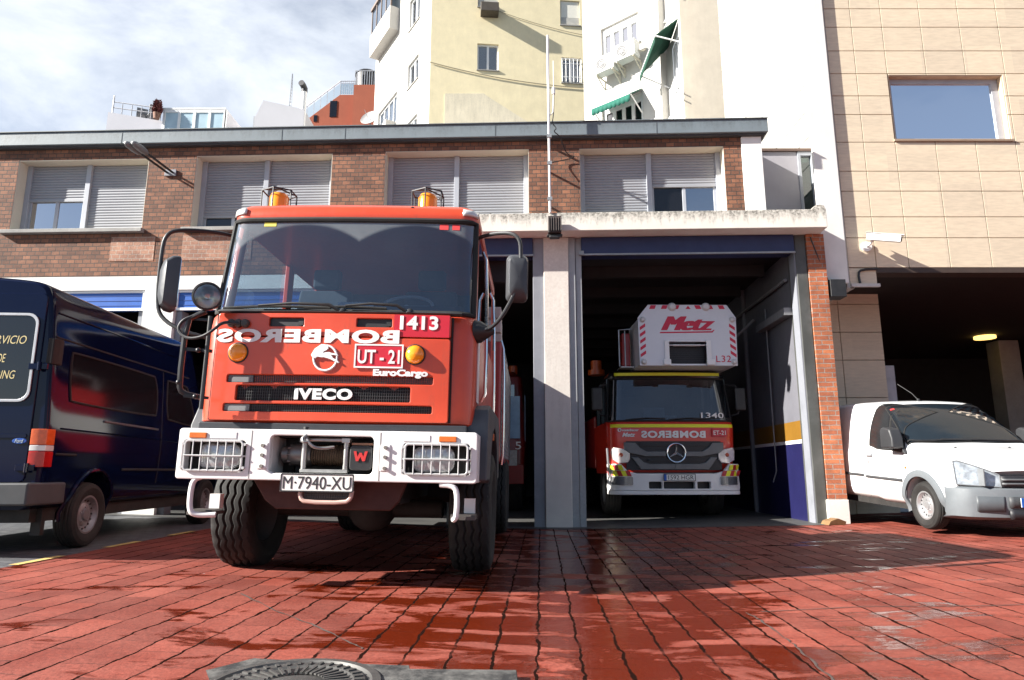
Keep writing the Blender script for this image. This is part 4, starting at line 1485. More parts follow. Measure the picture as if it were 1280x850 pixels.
# interior
DK = MB().box(-1.0, 1.0, .36, .9, 2.108, 2.16)
DK.prism([(.36, 2.11), (.9, 2.11), (.9, 2.17), (.55, 2.24), (.42, 2.17)], 'x', .1, .95)
DK.build('dashboard', DASH, cab, .01)
MB().box(-1.02, 1.02, .9, 2.95, 2.108, 2.115).build('cab_floor', SEATM, cab)
for x in (-.55, .52):
    e = child('seat', cab)
    MB().prism([(1.35, 2.1), (1.6, 2.1), (1.68, 2.62), (1.55, 2.64)], 'x', x - .26, x + .26).build('backrest', SEATM, e, .03)
    MB().box(x - .14, x + .14, 1.56, 1.66, 2.66, 2.86).build('headrest', SEATM, e, .03)
b = MB()
cen = Vector((.44, .72, 2.27))
ax = Euler((R(-52), 0, 0)).to_matrix()
b.tube([cen + ax @ Vector((math.cos(2 * PI * i / 36) * .225, 0, math.sin(2 * PI * i / 36) * .225)) for i in range(36)], .014, 8, closed=True)
b.bar(cen + ax @ Vector((-.2, 0, 0)), cen + ax @ Vector((.2, 0, 0)), .03, .02).tube([cen, (.44, .5, 1.95)], .03, 8)
b.build('steering_wheel', M('wheel_grey', (.42, .44, .46), .45), cab)
MB().box(-.05, .24, .335, .343, 2.14, 2.215).box(-.16, .02, .44, .7, 2.166, 2.17).build('paper', PAPER, cab)
# front panels, proud of the cab
def bowed(mb_obj):
    for v in mb_obj.data.vertices:
        v.co.y -= .03 * (1 - min((v.co.x / .94) ** 2, 1))
def subdiv_plate(name, outer, holes, y, th, m, parent, bevel=.0):
    """plate cut in vertical strips so that it can follow the bowed front"""
    o = plate(name, outer, holes, y, th, m, parent, bevel)
    bm = bmesh.new()
    bm.from_mesh(o.data)
    for i in range(-9, 10):
        bmesh.ops.bisect_plane(bm, geom=bm.verts[:] + bm.edges[:] + bm.faces[:], plane_co=(i * .1, 0, 0), plane_no=(1, 0, 0))
    bm.to_mesh(o.data)
    bm.free()
    bowed(o)
    for p in o.data.polygons:
        p.use_smooth = True
    o.data.set_sharp_from_angle(angle=R(30))
    return o
hood = subdiv_plate('hood_panel', rr(-.965, .90, 1.898, 2.082, .02), [rr(-.545, -.265, 1.975, 2.045, .012), rr(.155, .435, 1.975, 2.045, .012)], .205, .05, TRED, FE, .006)
for x0 in (-.545, .155):
    o = MB().box(x0 - .01, x0 + .29, .225, .232, 1.965, 2.055).build('intake', INK, hood)
    bowed(o)
    o = MB().box(x0 + .235, x0 + .275, .208, .22, 1.985, 2.02).build('latch', BLACK, hood)
    bowed(o)
slots = [(-.845, .775, 1.525, 1.588), (-.765, .605, 1.385, 1.505), (-.855, .775, 1.30, 1.362)]
grl = subdiv_plate('grille_panel', rr(-.965, .90, 1.232, 1.888, .02), [rr(a, c, d, e, .014) for a, c, d, e in slots], .198, .055, TRED, FE, .006)
o = MB()
for i in range(30):
    x0 = -.92 + i * .06
    o.box(x0, x0 + .06, .233, .245, 1.26, 1.62)
o = o.build('grille_mesh', MESHB, grl)
bowed(o)
b = MB()
for a, c, d, e in slots:
    nn = int((c - a) / .018)
    for i in range(nn):
        x = a + (i + .5) * (c - a) / nn
        b.box(x - .0015, x + .0015, .224, .234, d, e)
    for k in range(1, 5):
        z = d + (e - d) * k / 5
        for i in range(12):
            xa, xb = a + (c - a) * i / 12, a + (c - a) * (i + 1) / 12
            b.box(xa, xb, .225, .233, z - .0015, z + .0015)
o = b.build('grille_wires', M('wire_grey', (.05, .05, .052), .5), grl)
bowed(o)
for a, d, e_ in ((-.84, 1.53, 1.583), (-.85, 1.305, 1.357)):
    o = MB().box(a, a + .20, .212, .235, d, e_).build('blanking_plate', M('grey_blank', (.14, .145, .15), .6), grl)
    bowed(o)
SEAMK = M('panel_seam_black', (.02, .012, .01), .8)
for x0, x1 in ((.902, .916), (-.981, -.967)):
    MB().box(x0, x1, .222, .30, 1.235, 2.07).build('panel_seam', SEAMK, FE)
o = MB().box(-.955, .89, .224, .236, 1.882, 1.904).build('panel_seam', SEAMK, FE)
bowed(o)
# lettering and badges on the front
def tx(name, s, rc, y, m, **k):
    o = text(name, s, rc, y, m, FE, **k)
    bm = bmesh.new(); bm.from_mesh(o.data)
    for i in range(-9, 10):
        bmesh.ops.bisect_plane(bm, geom=bm.verts[:] + bm.edges[:] + bm.faces[:], plane_co=(i * .1, 0, 0), plane_no=(1, 0, 0))
    bm.to_mesh(o.data); bm.free()
    bowed(o)
    return o
tx('lettering', 'BOMBEROS', (-.955, .50, 1.842, 1.952), .1955, LETTER, mirror=True, bold=.045, th=.003, spacing=1.12)
o = MB().box(.452, .888, .1985, .203, 1.902, 2.078).build('number_panel', SRED, FE); bowed(o)
tx('number', '1413', (.50, .80, 1.958, 2.07), .1975, LETTER, bold=.03, th=.003)
o = MB().box(.162, .535, .186, .197, 1.652, 1.832).build('unit_plate', SRED, FE, .003); bowed(o)
o = plate('plate_border', rect(.158, .539, 1.648, 1.836), [rect(.170, .527, 1.660, 1.824)], .183, .006, LETTER, FE); bowed(o)
tx('unit_number', 'UT - 21', (.185, .512, 1.682, 1.792), .185, LETTER, bold=.02, th=.003)
tx('model_name', 'EuroCargo', (.31, .735, 1.572, 1.642), .196, M('badge_white', (.75, .75, .75)), bold=.05, th=.008)
tx('maker_name', 'IVECO', (-.30, .155, 1.398, 1.486), .222, M('badge_white', (.75, .75, .75), .35, .2), bold=.05, th=.014, spacing=1.12)
# leaping horse in a ring
e = child('emblem', FE)
b = MB().tube([(-.07 + math.cos(2 * PI * i / 40) * .092, .163, 1.722 + math.sin(2 * PI * i / 40) * .098) for i in range(40)], .0085, 8, closed=True)
b.build('ring', M('badge_white', (.75, .75, .75)), e)
H = [(-.100, .035), (-.085, .062), (-.060, .080), (-.035, .098), (-.005, .096), (.022, .082), (.020, .062), (.004, .048), (-.012, .040), (-.018, .028),
     (.010, .034), (.030, .036), (.045, .030), (.075, .026), (.105, .012), (.098, .006), (.066, .012), (.048, .012), (.062, -.008), (.098, -.028), (.115, -.046), (.104, -.050), (.082, -.040),
     (.045, -.022), (.020, -.014), (-.010, -.006), (-.040, -.006), (-.060, -.002), (-.078, -.014), (-.100, -.008), (-.112, .012)]
MB().prism([(-.07 + x, 1.722 + z + .01) for x, z in H], 'y', .150, .172).build('horse', M('badge_white', (.75, .75, .75)), e, .003)
# round amber lamps
for x in (-.772, .628):
    e = child('turn_signal', FE)
    yb = .198 - .03 * (1 - (x / .94) ** 2)
    MB().lathe([(.001, -.055), (.03, -.052), (.055, -.04), (.070, -.02), (.075, 0)], (x, yb, 1.76), (0, 1, 0), 28).build('lens', AMBER, e)
    MB().lathe([(.075, -.012), (.082, -.008), (.083, .004), (.06, .004)], (x, yb, 1.76), (0, 1, 0), 28).build('lamp_base', BLACK, e)
# dark gap below the cab
MB().box(-1.03, 1.05, .18, .6, 1.10, 1.215).build('cab_sill', M('sill_black_blue', (.014, .016, .022), .5), FE, .01)
# cowl and wipers
b = MB()
b.grid([[(x, yy - .03 * (1 - (x / .95) ** 2), zz) for x in fr(-.98, .98, 16)] for yy, zz in ((.232, 2.083), (.215, 2.10), (.262, 2.118))])
b.build('cowl', BLACK, FE, recalc=False)
for px, tip in ((-.66, (-.06, .292, 2.155)), (.40, (-.22, .275, 2.15))):
    e = child('wiper', FE)
    pv = Vector((.02 if px < 0 else .56, .235, 2.10))
    tipv = ws(2.165, -.84 if px < 0 else -.12, .03)
    b = MB().cyl(pv + Vector((0, -.03, -.02)), pv + Vector((0, .02, .02)), .03, n=12)
    mid = pv.lerp(tipv, .45) + Vector((0, -.03, .045))
    b.tube([pv, pv + Vector((-.1, -.03, .06)), mid, tipv.lerp(pv, .25) + Vector((0, -.02, .01))], [.014, .013, .011, .009], 8)
    b.build('wiper_arm', BLACK, e)
    q = MB()
    p0, p1 = ws(2.14, -.86 if px < 0 else -.34, .022), ws(2.145, -.02 if px < 0 else .32, .022)
    q.tube([ws(2.145 + .012 * math.sin(PI * i / 14), (-.9 if px < 0 else -.28) + (.82 if px < 0 else .62) * i / 14, .018) for i in range(15)], .011, 6)
    q.build('wiper_blade', RUBBER, e)
# clear corner marker lamps on the roof
for s in (-1, 1):
    pts = []
    b = MB()
    rows = []
    for z in (3.015, 3.04, 3.07):
        yf, hw = .46 + (z - 3.0) * .2, 1.07
        row = []
        for i in range(7):
            t = .1 + 1.0 * i / 6
            r = .15
            row.append((s * (hw - r + (r + .006) * math.sin(t)), yf + r - (r + .006) * math.cos(t), z))
        rows.append(row)
    b.grid(rows)
    o = b.build('marker_lamp', M('clear_lens', (.7, .68, .66), .15, .2, coat=.5), FE, recalc=False)
    so = o.modifiers.new('solid', 'SOLIDIFY')
    so.thickness = .02
    so.offset = 0
MB().cyl((.50, .52, 3.09), (.50, .47, 3.08), .018, n=10).build('washer_jet', BLACK, FE)
# beacons in wire cages
for x in (-.83, .56):
    e = child('beacon', FE)
    y, z = .88, 3.16
    MB().cyl((x, y, z - .03), (x, y, z + .05), .095, n=24).build('beacon_base', BLACK, e)
    MB().lathe([(.088, 0), (.088, .13), (.075, .16), (.04, .17), (.001, .172)], (x, y, z + .05), (0, 0, 1), 24).build('beacon_lens', AMBER, e)
    q = MB()
    hexa = [(x + .155 * math.cos(PI / 6 + k * PI / 3), y + .155 * math.sin(PI / 6 + k * PI / 3)) for k in range(6)]
    top = [(x + (p - x) * .92, yy + (y - yy) * .08) for p, yy in hexa]
    for (a, c), (d, f) in zip(hexa, top):
        q.tube([(a, c, z - .02), (a, c, z + .22), (d, f, z + .235)], .0075, 6)
    q.tube([(a, c, z + .225) for a, c in hexa], .0075, 6, closed=True)
    q.tube([(top[0][0], top[0][1], z + .235), (x, y, z + .27), (top[3][0], top[3][1], z + .235)], .0075, 6)
    q.build('beacon_cage', INK, e)
# ------------------------------------------------------------------ bumper
hl = [(-1.035, -.565), (.60, 1.10)]
bz0, bz1 = .785, 1.155
bp = plate('bumper', rr(-1.075, 1.15, bz0, bz1, .025), [rr(a, c, .842, 1.068, .03) for a, c in hl] + [rr(-.385, .385, .838, 1.112, .035)], .0, .05, WTRUCK, FE, .008)
b = MB()
b.box(-1.06, 1.135, .055, .5, bz1 - .03, bz1 - .004).box(-1.06, 1.135, .055, .45, bz0 + .002, bz0 + .03)
for s, x in ((-1, -1.073), (1, 1.118)):
    b.box(x, x + .03, .052, .5, bz0 + .01, bz1 - .01)
b.box(-.40, -.386, .052, .40, .84, 1.11).box(.386, .40, .052, .40, .84, 1.11)
b.build('bumper_shell', WTRUCK, bp, .004)
b = MB()
for x in (-.53, .43):
    b.box(x, x + .006, -.0015, .01, bz0 + .01, bz1 - .01)
b.build('bumper_seam', M('seam_grey2', (.25, .24, .23), .7), bp)
for x in (-.435, .475):
    b = MB().box(x - .04, x + .04, -.007, .02, .86, 1.06)
    b.build('mount_plate', WTRUCK, bp, .012)
    for z in (.885, .965, 1.035):
        MB().cyl((x, -.004, z), (x, -.022, z), .014, n=6).build('bolt', M('dull_bolt', (.22, .2, .18), .5, .6), bp)
for x in (-.93, .93):
    MB().box(x - .065, x + .065, -.012, .03, 1.082, 1.124).build('side_marker', AMBER2, bp, .006)
for x in (-.74, .70):
    MB().box(x - .10, x + .10, -.004, .02, 1.082, 1.13).build('cover_plate', WTRUCK, bp, .003)
for a, c in hl:
    e = child('headlight', FE)
    MB().box(a - .01, c + .01, .12, .14, .83, 1.08).build('lamp_housing', SOOT, e)
    m = (a + c) / 2 + (.01 if a < 0 else -.03)
    rows = []
    for k, y in ((1.0, .11), (1.0, .075), (.9, .062), (.5, .055), (.02, .054)):
        rows.append([(m + px * k, y, .955 + pz * k) for px, pz in rr(-.155, .155, -.092, .092, .06)])
    MB().grid(rows, True).build('lamp_glass', LENS, e)
    q = MB()
    for dx in (-.075, .08):
        q.lathe([(.075, -.045), (.06, -.02), (.02, 0), (.001, 0)], (m + dx, .105, .955), (0, 1, 0), 18)
    q.build('reflector', REFL, e)
    g_ = MB()
    outline = rr(a + .02, c - .02, .848, 1.062, .025, 4)
    g_.tube([(x, -.012, z) for x, z in outline], .0085, 6, closed=True)
    N = 7
    for i in range(1, N):
        x = a + .02 + (c - a - .04) * i / N
        g_.tube([(x, -.016, .845), (x, -.016, 1.065)], .0048, 6)
    g_.tube([(a + .02, -.02, .955), (c - .02, -.02, .955)], .0065, 6)
    g_.tube([(a + .02, -.014, .955), (a - .01, .03, .955)], .006, 6).tube([(c - .02, -.014, .955), (c + .01, .03, .955)], .006, 6)
    for px in (a + .005, c - .005):
        for pz in (.87, 1.04):
            g_.cyl((px, .01, pz), (px, -.018, pz), .011, n=8)
    g_.build('lamp_guard', M('guard_white', (.5, .5, .5), .4, .2), e)
# winch in its box
e = child('winch', FE)
MB().box(-.40, .40, .33, .36, .82, 1.13).box(-.385, .385, .05, .33, .80, .836).build('winch_box', INK, e)
MB().cyl((-.12, .2, .975), (.19, .2, .975), .062, n=24).build('drum', M('winch_drum', (.06, .055, .05), .5, .5), e)
q = MB()
for i in range(17):
    x = -.11 + i * .0178
    q.tube([(x + .004 * math.sin(t), .2 + math.cos(t) * .072, .975 + math.sin(t) * .072) for t in [2 * PI * k / 16 for k in range(16)]], .0085, 5, closed=True)
q.build('wire_rope', M('brown_wire_rope', (.14, .095, .06), .55, .5, var=.4, vs=30), e)
q = MB().lathe([(.001, 0), (.075, 0), (.085, .02), (.085, .14), (.07, .17), (.05, .175), (.001, .175)], (-.12, .19, .975), (-1, 0, 0), 24)
q.lathe([(.06, 0), (.065, .01), (.065, .05), (.03, .07), (.001, .07)], (-.295, .19, .975), (-1, 0, 0), 20)
for t in range(8):
    a = t * PI / 4
    q.cyl((-.30, .19 + math.cos(a) * .07, .975 + math.sin(a) * .07), (-.17, .19 + math.cos(a) * .07, .975 + math.sin(a) * .07), .011, n=6)
q.build('gear_housing', M('winch_grey_steel', (.22, .21, .2), .4, .7, var=.3, dirt=.4), e, .004)
MB().prism(rr(.195, .365, .865, 1.05, .03), 'y', .05, .3).build('motor_cover', M('winch_cover_black', (.02, .02, .021), .4), e, .012)
MB().prism(rr(.2, .36, 1.052, 1.068, .006), 'y', .08, .28).build('cover_edge', M('copper_edge', (.4, .2, .12), .45, .4), e)
MB().prism([(x * .052 + .28, z * .036 + .97) for x, z in ((-1, 1), (-.62, 1), (-.42, -.1), (-.15, .7), (.15, .7), (.42, -.1), (.62, 1), (1, 1), (.62, -1), (.3, -1), (0, -.1), (-.3, -1), (-.62, -1))], 'y', .042, .052).build('winch_mark', M('mark_red', (.5, .02, .02), .5), e)
q = MB()
for x in (-.15, .165):
    q.cyl((x, .07, .87), (x, .07, 1.07), .02, n=14)
    q.box(x - .03, x + .03, .04, .1, 1.065, 1.10)
q.cyl((-.15, .075, 1.085), (.165, .075, 1.085), .013, n=10).box(-.17, .185, .05, .1, .845, .87)
q.build('roller_fairlead', M('fairlead_steel', (.5, .49, .47), .35, .8, var=.25), e, .003)
MB().tube([(-.18, .09, 1.11), (-.15, .05, 1.13), (-.12, .0, 1.09), (-.07, -.005, 1.03), (0, .03, 1.02), (.08, .05, 1.035)], .012, 8, smooth=2).tube([(-.10, .0, 1.07), (-.13, -.02, 1.06), (-.15, -.01, 1.09), (-.12, .01, 1.12)], .012, 8, smooth=2).build('tow_hook', M('hook_steel', (.4, .38, .36), .4, .7, var=.3), e)
MB().cyl((-.145, .06, 1.10), (-.145, .06, 1.17), .014, n=8).cyl((-.145, .06, 1.165), (-.145, .06, 1.18), .022, n=8).build('clutch_lever', INK, e)
# number plate and step loop
e = child('number_plate', FE)
MB().box(-.275, .262, -.036, -.028, .708, .838).build('plate', PLATEW, e, .004)
plate('plate_rim', rr(-.275, .262, .708, .838, .012), [rr(-.266, .253, .717, .829, .008)], -.0385, .003, INK, e)
text('plate_text', 'M·7940-XU', (-.255, .243, .728, .818), -.0365, INK, e, bold=-.002, th=.002)
MB().box(-.18, .17, -.028, .01, .74, .80).build('plate_holder', SOOT, e)
q = MB().tube([(-.135, -.0, .72), (-.13, -.01, .665), (-.09, -.012, .635), (.2, -.012, .635), (.24, -.01, .665), (.245, 0, .72)], .016, 8, smooth=1)
q.build('front_step', M('pinkish_worn_white', (.5, .33, .28), .5, var=.2), FE)
q = MB()
for i in range(19):
    for j in range(4):
        q.box(-.10 + i * .0175, -.088 + i * .0175, .0, .012, .648 + j * .018, .658 + j * .018)
q.box(-.11, .225, .012, .02, .64, .72)
q.build('step_tread', M('tread_grey', (.09, .08, .075), .6, .4), FE)
# red underpan and dark running gear
q = MB().prism([(-.55, .79), (.62, .79), (.56, .64), (.50, .575), (-.36, .575), (-.45, .64)], 'y', .14, .2)
q.build('underpan', UNDER, FE, .01)
q = MB().box(-.45, -.3, .3, 6.0, .62, .95).box(.35, .5, .3, 6.0, .62, .95).cyl((-.75, 1.32, .53), (.75, 1.32, .53), .08, n=12)
q.sphere((.1, 1.32, .52), .2, 14, 8, (1.1, 1, 1)).box(-.5, .5, .55, 1.0, .6, 1.1).box(-.9, .9, 2.2, 3.0, .55, 1.15).box(-1.0, 1.0, .5, 3.0, 1.1, 1.2)
for y in (5.1,):
    q.cyl((-.75, y, .53), (.75, y, .53), .08, n=12).sphere((0, y, .52), .22, 14, 8)
q.box(-.95, -.55, 3.0, 4.1, .55, 1.0).box(.55, .95, 3.0, 4.1, .55, 1.0)
q.box(-1.08, 1.08, 2.0, 6.5, .60, .98)  # floor block added to shut out light under the truck
q.build('chassis', SOOT, FE, .01)
for x, s in ((-1.0, -1), (1.03, 1)):
    wheel(FE, x, 1.32, .52, .35, s, M('wheel_rim_grey', (.2, .2, .2), .5, .3, dirt=.4))
    wheel(FE, x, 5.1, .52, .35, s, M('wheel_rim_grey', (.2, .2, .2)))
# tubular steps under the bumper corners
for s, x in ((-1, -.89), (1, .98)):
    e = child('corner_step', FE)
    q = MB().tube([(x, .03, .80), (x + s * .05, .02, .78), (x + s * .065, .02, .70), (x + s * .06, .02, .56), (x + s * .02, .03, .525), (x - s * .12, .06, .53)] if s < 0 else [(x - .10, .03, .775), (x - .02, .02, .772), (x + .03, .02, .74), (x + .03, .02, .55), (x + .01, .03, .525), (x + .0, .1, .53)], .02, 10, smooth=2)
    q.build('step_tube', WTRUCK, e)
    q = MB().box(x - .10 if s < 0 else x - .02, x + .08 if s < 0 else x + .16, .06, .28, .525, .55)
    for i in range(6):
        q.box(x - .10 if s < 0 else x - .02, x + .08 if s < 0 else x + .16, .07 + i * .034, .085 + i * .034, .55, .562)
    q.build('step_tread', M('tread_grey', (.09, .08, .075)), e)
    MB().box(x - .03 if s < 0 else x + .06, x + .05 if s < 0 else x + .14, .26, .33, .56, .67).build('step_bracket', WTRUCK, e)
# wheel arches
for s in (-1, 1):
    out_ = [(.27, .80), (.30, 1.20), (.40, 1.36), (.60, 1.41), (1.95, 1.41), (2.12, 1.30), (2.18, 1.0), (2.18, .8)]
    inn = [(1.32 + .66 * math.cos(t), .60 + .66 * math.sin(t)) for t in [PI * k / 12 for k in range(13)]]
    poly = out_ + [(1.98, .8)] + inn[1:-1] + [(.66, .80)]
    x0, x1 = (1.02, 1.205) if s > 0 else (-1.15, -1.0)
    MB().prism(poly, 'x', x0, x1).build('fender', FENDER, FE, .03, 3)
    MB().box(x1 - .02 if s > 0 else x0 - .01, x1 + .01 if s > 0 else x0 + .02, 1.0, 1.06, 1.14, 1.2).build('side_marker', AMBER2, FE, .004)
# right hand side: door edge, handrails, crew cab step
q = MB().box(1.094, 1.10, .44, .62, 1.42, 2.1)
q.build('door_edge', WTRUCK, FE)
for pts in ([(1.11, .75, 1.45), (1.15, .75, 1.55), (1.13, .78, 2.7), (1.09, .8, 2.8)], [(1.12, 1.85, 1.35), (1.16, 1.85, 1.45), (1.14, 1.85, 2.6), (1.09, 1.85, 2.7)]):
    MB().tube(pts, .016, 8, smooth=1).build('grab_rail', CHROME, FE)
# equipment body behind the cab
bd = MB().box(-1.15, 1.17, 3.06, 6.6, .98, 2.42).build('equipment_body', DRED, FE, .03)
q = MB()
for y0 in (3.15, 4.3, 5.5):
    for i in range(24):
        q.box(1.172, 1.18, y0, y0 + 1.0, 1.05 + i * .055, 1.05 + i * .055 + .045)
q.build('roller_shutter', ALU, bd)
MB().box(-1.2, -1.155, 3.1, 6.55, 1.55, 1.95).build('side_stripe', WTRUCK, bd)
MB().tube([(1.19, 3.12, .95), (1.21, 3.12, 1.1), (1.20, 3.12, 2.3), (1.16, 3.12, 2.44)], .018, 8, smooth=1).build('grab_rail', CHROME, bd)
MB().tube([(1.185, 3.2, 1.0), (1.20, 3.2, 1.1), (1.20, 3.2, 1.55), (1.185, 3.2, 1.62), (1.175, 3.2, 1.62)], .014, 8).build('hand_grip', INK, bd)
q = MB().box(1.03, 1.16, 3.1, 3.35, 2.425, 2.52).box(1.03, 1.155, 3.1, 3.4, 2.54, 2.70).box(1.03, 1.15, 3.1, 3.4, 2.72, 2.86)
q.build('roof_locker', M('locker_white_grey', (.55, .52, .49), .6, dirt=.3), bd, .01)
q = MB()
for s in (-1, 1):
    q.tube([(s * 1.1, 3.5, 2.45), (s * 1.1, 3.5, 2.66), (s * 1.1, 6.4, 2.66), (s * 1.1, 6.4, 2.45)], .022, 8)
for x in (-.5, -.1):
    q.bar((x, 3.2, 2.62), (x, 6.9, 2.62), .04, .07)
for i in range(11):
    q.bar((-.5, 3.4 + i * .32, 2.62), (-.1, 3.4 + i * .32, 2.62), .03, .03)
q.build('roof_rail', ALU, bd)
MB().box(.3, 1.0, 4.2, 6.2, 2.43, 2.75).build('roof_chest', DRED, bd, .02)
# ------------------------------------------------------------------ mirrors
def mirror(path, base, head, tilt, pos):
    e = child('mirror', FE)
    MB().tube(path, .0165, 10, smooth=2).build('mirror_arm', M('arm_black', (.03, .03, .032), .35, .3), e)
    if base:
        MB().lathe([(.001, 0), (.10, 0), (.09, .05), (.045, .12), (.02, .16)], base, (1, -.1, .02), 16).build('arm_base', BLACK, e)
    w, h, d = head
    Mx = Matrix.Translation(pos) @ Euler(tilt).to_matrix().to_4x4()
    rows = []
    for k, y in ((.02, -d), (.45, -d), (.80, -d * .82), (.97, -d * .35), (1.0, 0), (1.0, .02), (.93, .022), (.02, .022)):
        rows.append([(px * k, y, pz * k) for px, pz in rr(-w, w, -h, h, .045)])
    MB().xf(Mx).grid(rows, True).build('mirror_shell', M('mirror_shell_grey', (.055, .057, .062), .35, var=.2), e)
    MB().xf(Mx).prism(rr(-w * .9, w * .9, -h * .95, h * .95, .03), 'y', .0225, .027).build('mirror_glass', CHROME, e)
    return e
mirror([(-1.0, .70, 2.86), (-1.18, .52, 2.875), (-1.46, .36, 2.84), (-1.55, .33, 2.78), (-1.565, .33, 2.6), (-1.555, .33, 2.2), (-1.50, .32, 2.06), (-1.3, .3, 1.95), (-1.09, .34, 1.90)], None, (.09, .235, .10), (0, 0, R(-46)), (-1.455, .36, 2.36))
mirror([(1.0, .72, 2.87), (1.12, .56, 2.88), (1.34, .40, 2.85), (1.43, .36, 2.78), (1.44, .35, 2.62), (1.435, .34, 2.42), (1.36, .33, 2.22), (1.24, .32, 2.02), (1.10, .36, 1.98)], (1.07, .40, 1.99), (.09, .20, .07), (0, 0, R(12)), (1.41, .385, 2.44))
# ------------------------------------------------------------------ spotlight on its post, left corner
e = child('spotlight', FE)
c0 = Vector((-.995, .05, 2.175))
dr = Vector((.38, -1, -.02)).normalized()
MB().lathe([(.001, .13), (.05, .125), (.095, .08), (.112, .0), (.112, -.035), (.098, -.04), (.096, -.02)], c0, -dr, 28).build('lamp_shell', M('spot_black', (.02, .02, .022), .35), e)
MB().lathe([(.097, .02), (.06, -.015), (.02, -.05), (.001, -.055)], c0, dr, 28).build('reflector', REFL, e)
MB().lathe([(.098, .03), (.06, .042), (.001, .046)], c0, dr, 28).build('lens', glass('spot_lens', (.85, .85, .85), 1.2), e)
q = MB().tube([(-1.0, .06, 2.06), (-1.06, .05, 2.03), (-1.135, .04, 1.98), (-1.14, .04, 1.48), (-1.12, .06, 1.42), (-1.0, .10, 1.395)], .021, 10, smooth=1)
q.tube([(-.955, .05, 2.02), (-.955, .05, 1.30)], .017, 10)
q.bar((-1.14, .05, 1.76), (-.93, .08, 1.75), .02, .025).bar((-1.14, .05, 2.0), (-.99, .10, 2.0), .02, .02).bar((-1.1, .05, 1.40), (-.93, .1, 1.39), .022, .022)
for p in ((-1.02, .04, 1.75), (-1.01, .05, 1.395), (-1.14, .03, 1.5)):
    q.sphere(p, .02, 10, 6)
q.build('post', M('spot_black', (.02, .02, .022)), e)
MB().tube([(-.78, .16, 1.99), (-.86, .06, 1.98), (-.90, .0, 1.90), (-.98, -.01, 1.84), (-1.10, .0, 1.83), (-1.19, .02, 1.90), (-1.16, .02, 1.98), (-1.08, .04, 2.02)], .0125, 8, smooth=2).build('cable', INK, e)
q = MB()
for x in (-.845, -.79, -.735):
    q.lathe([(.001, -.04), (.025, -.038), (.034, -.02), (.034, .0), (.02, .01)], (x, .19, 1.995), (0, 1, 0), 14)
q.build('connector', M('connector_dull', (.07, .06, .055), .5, .4), e)
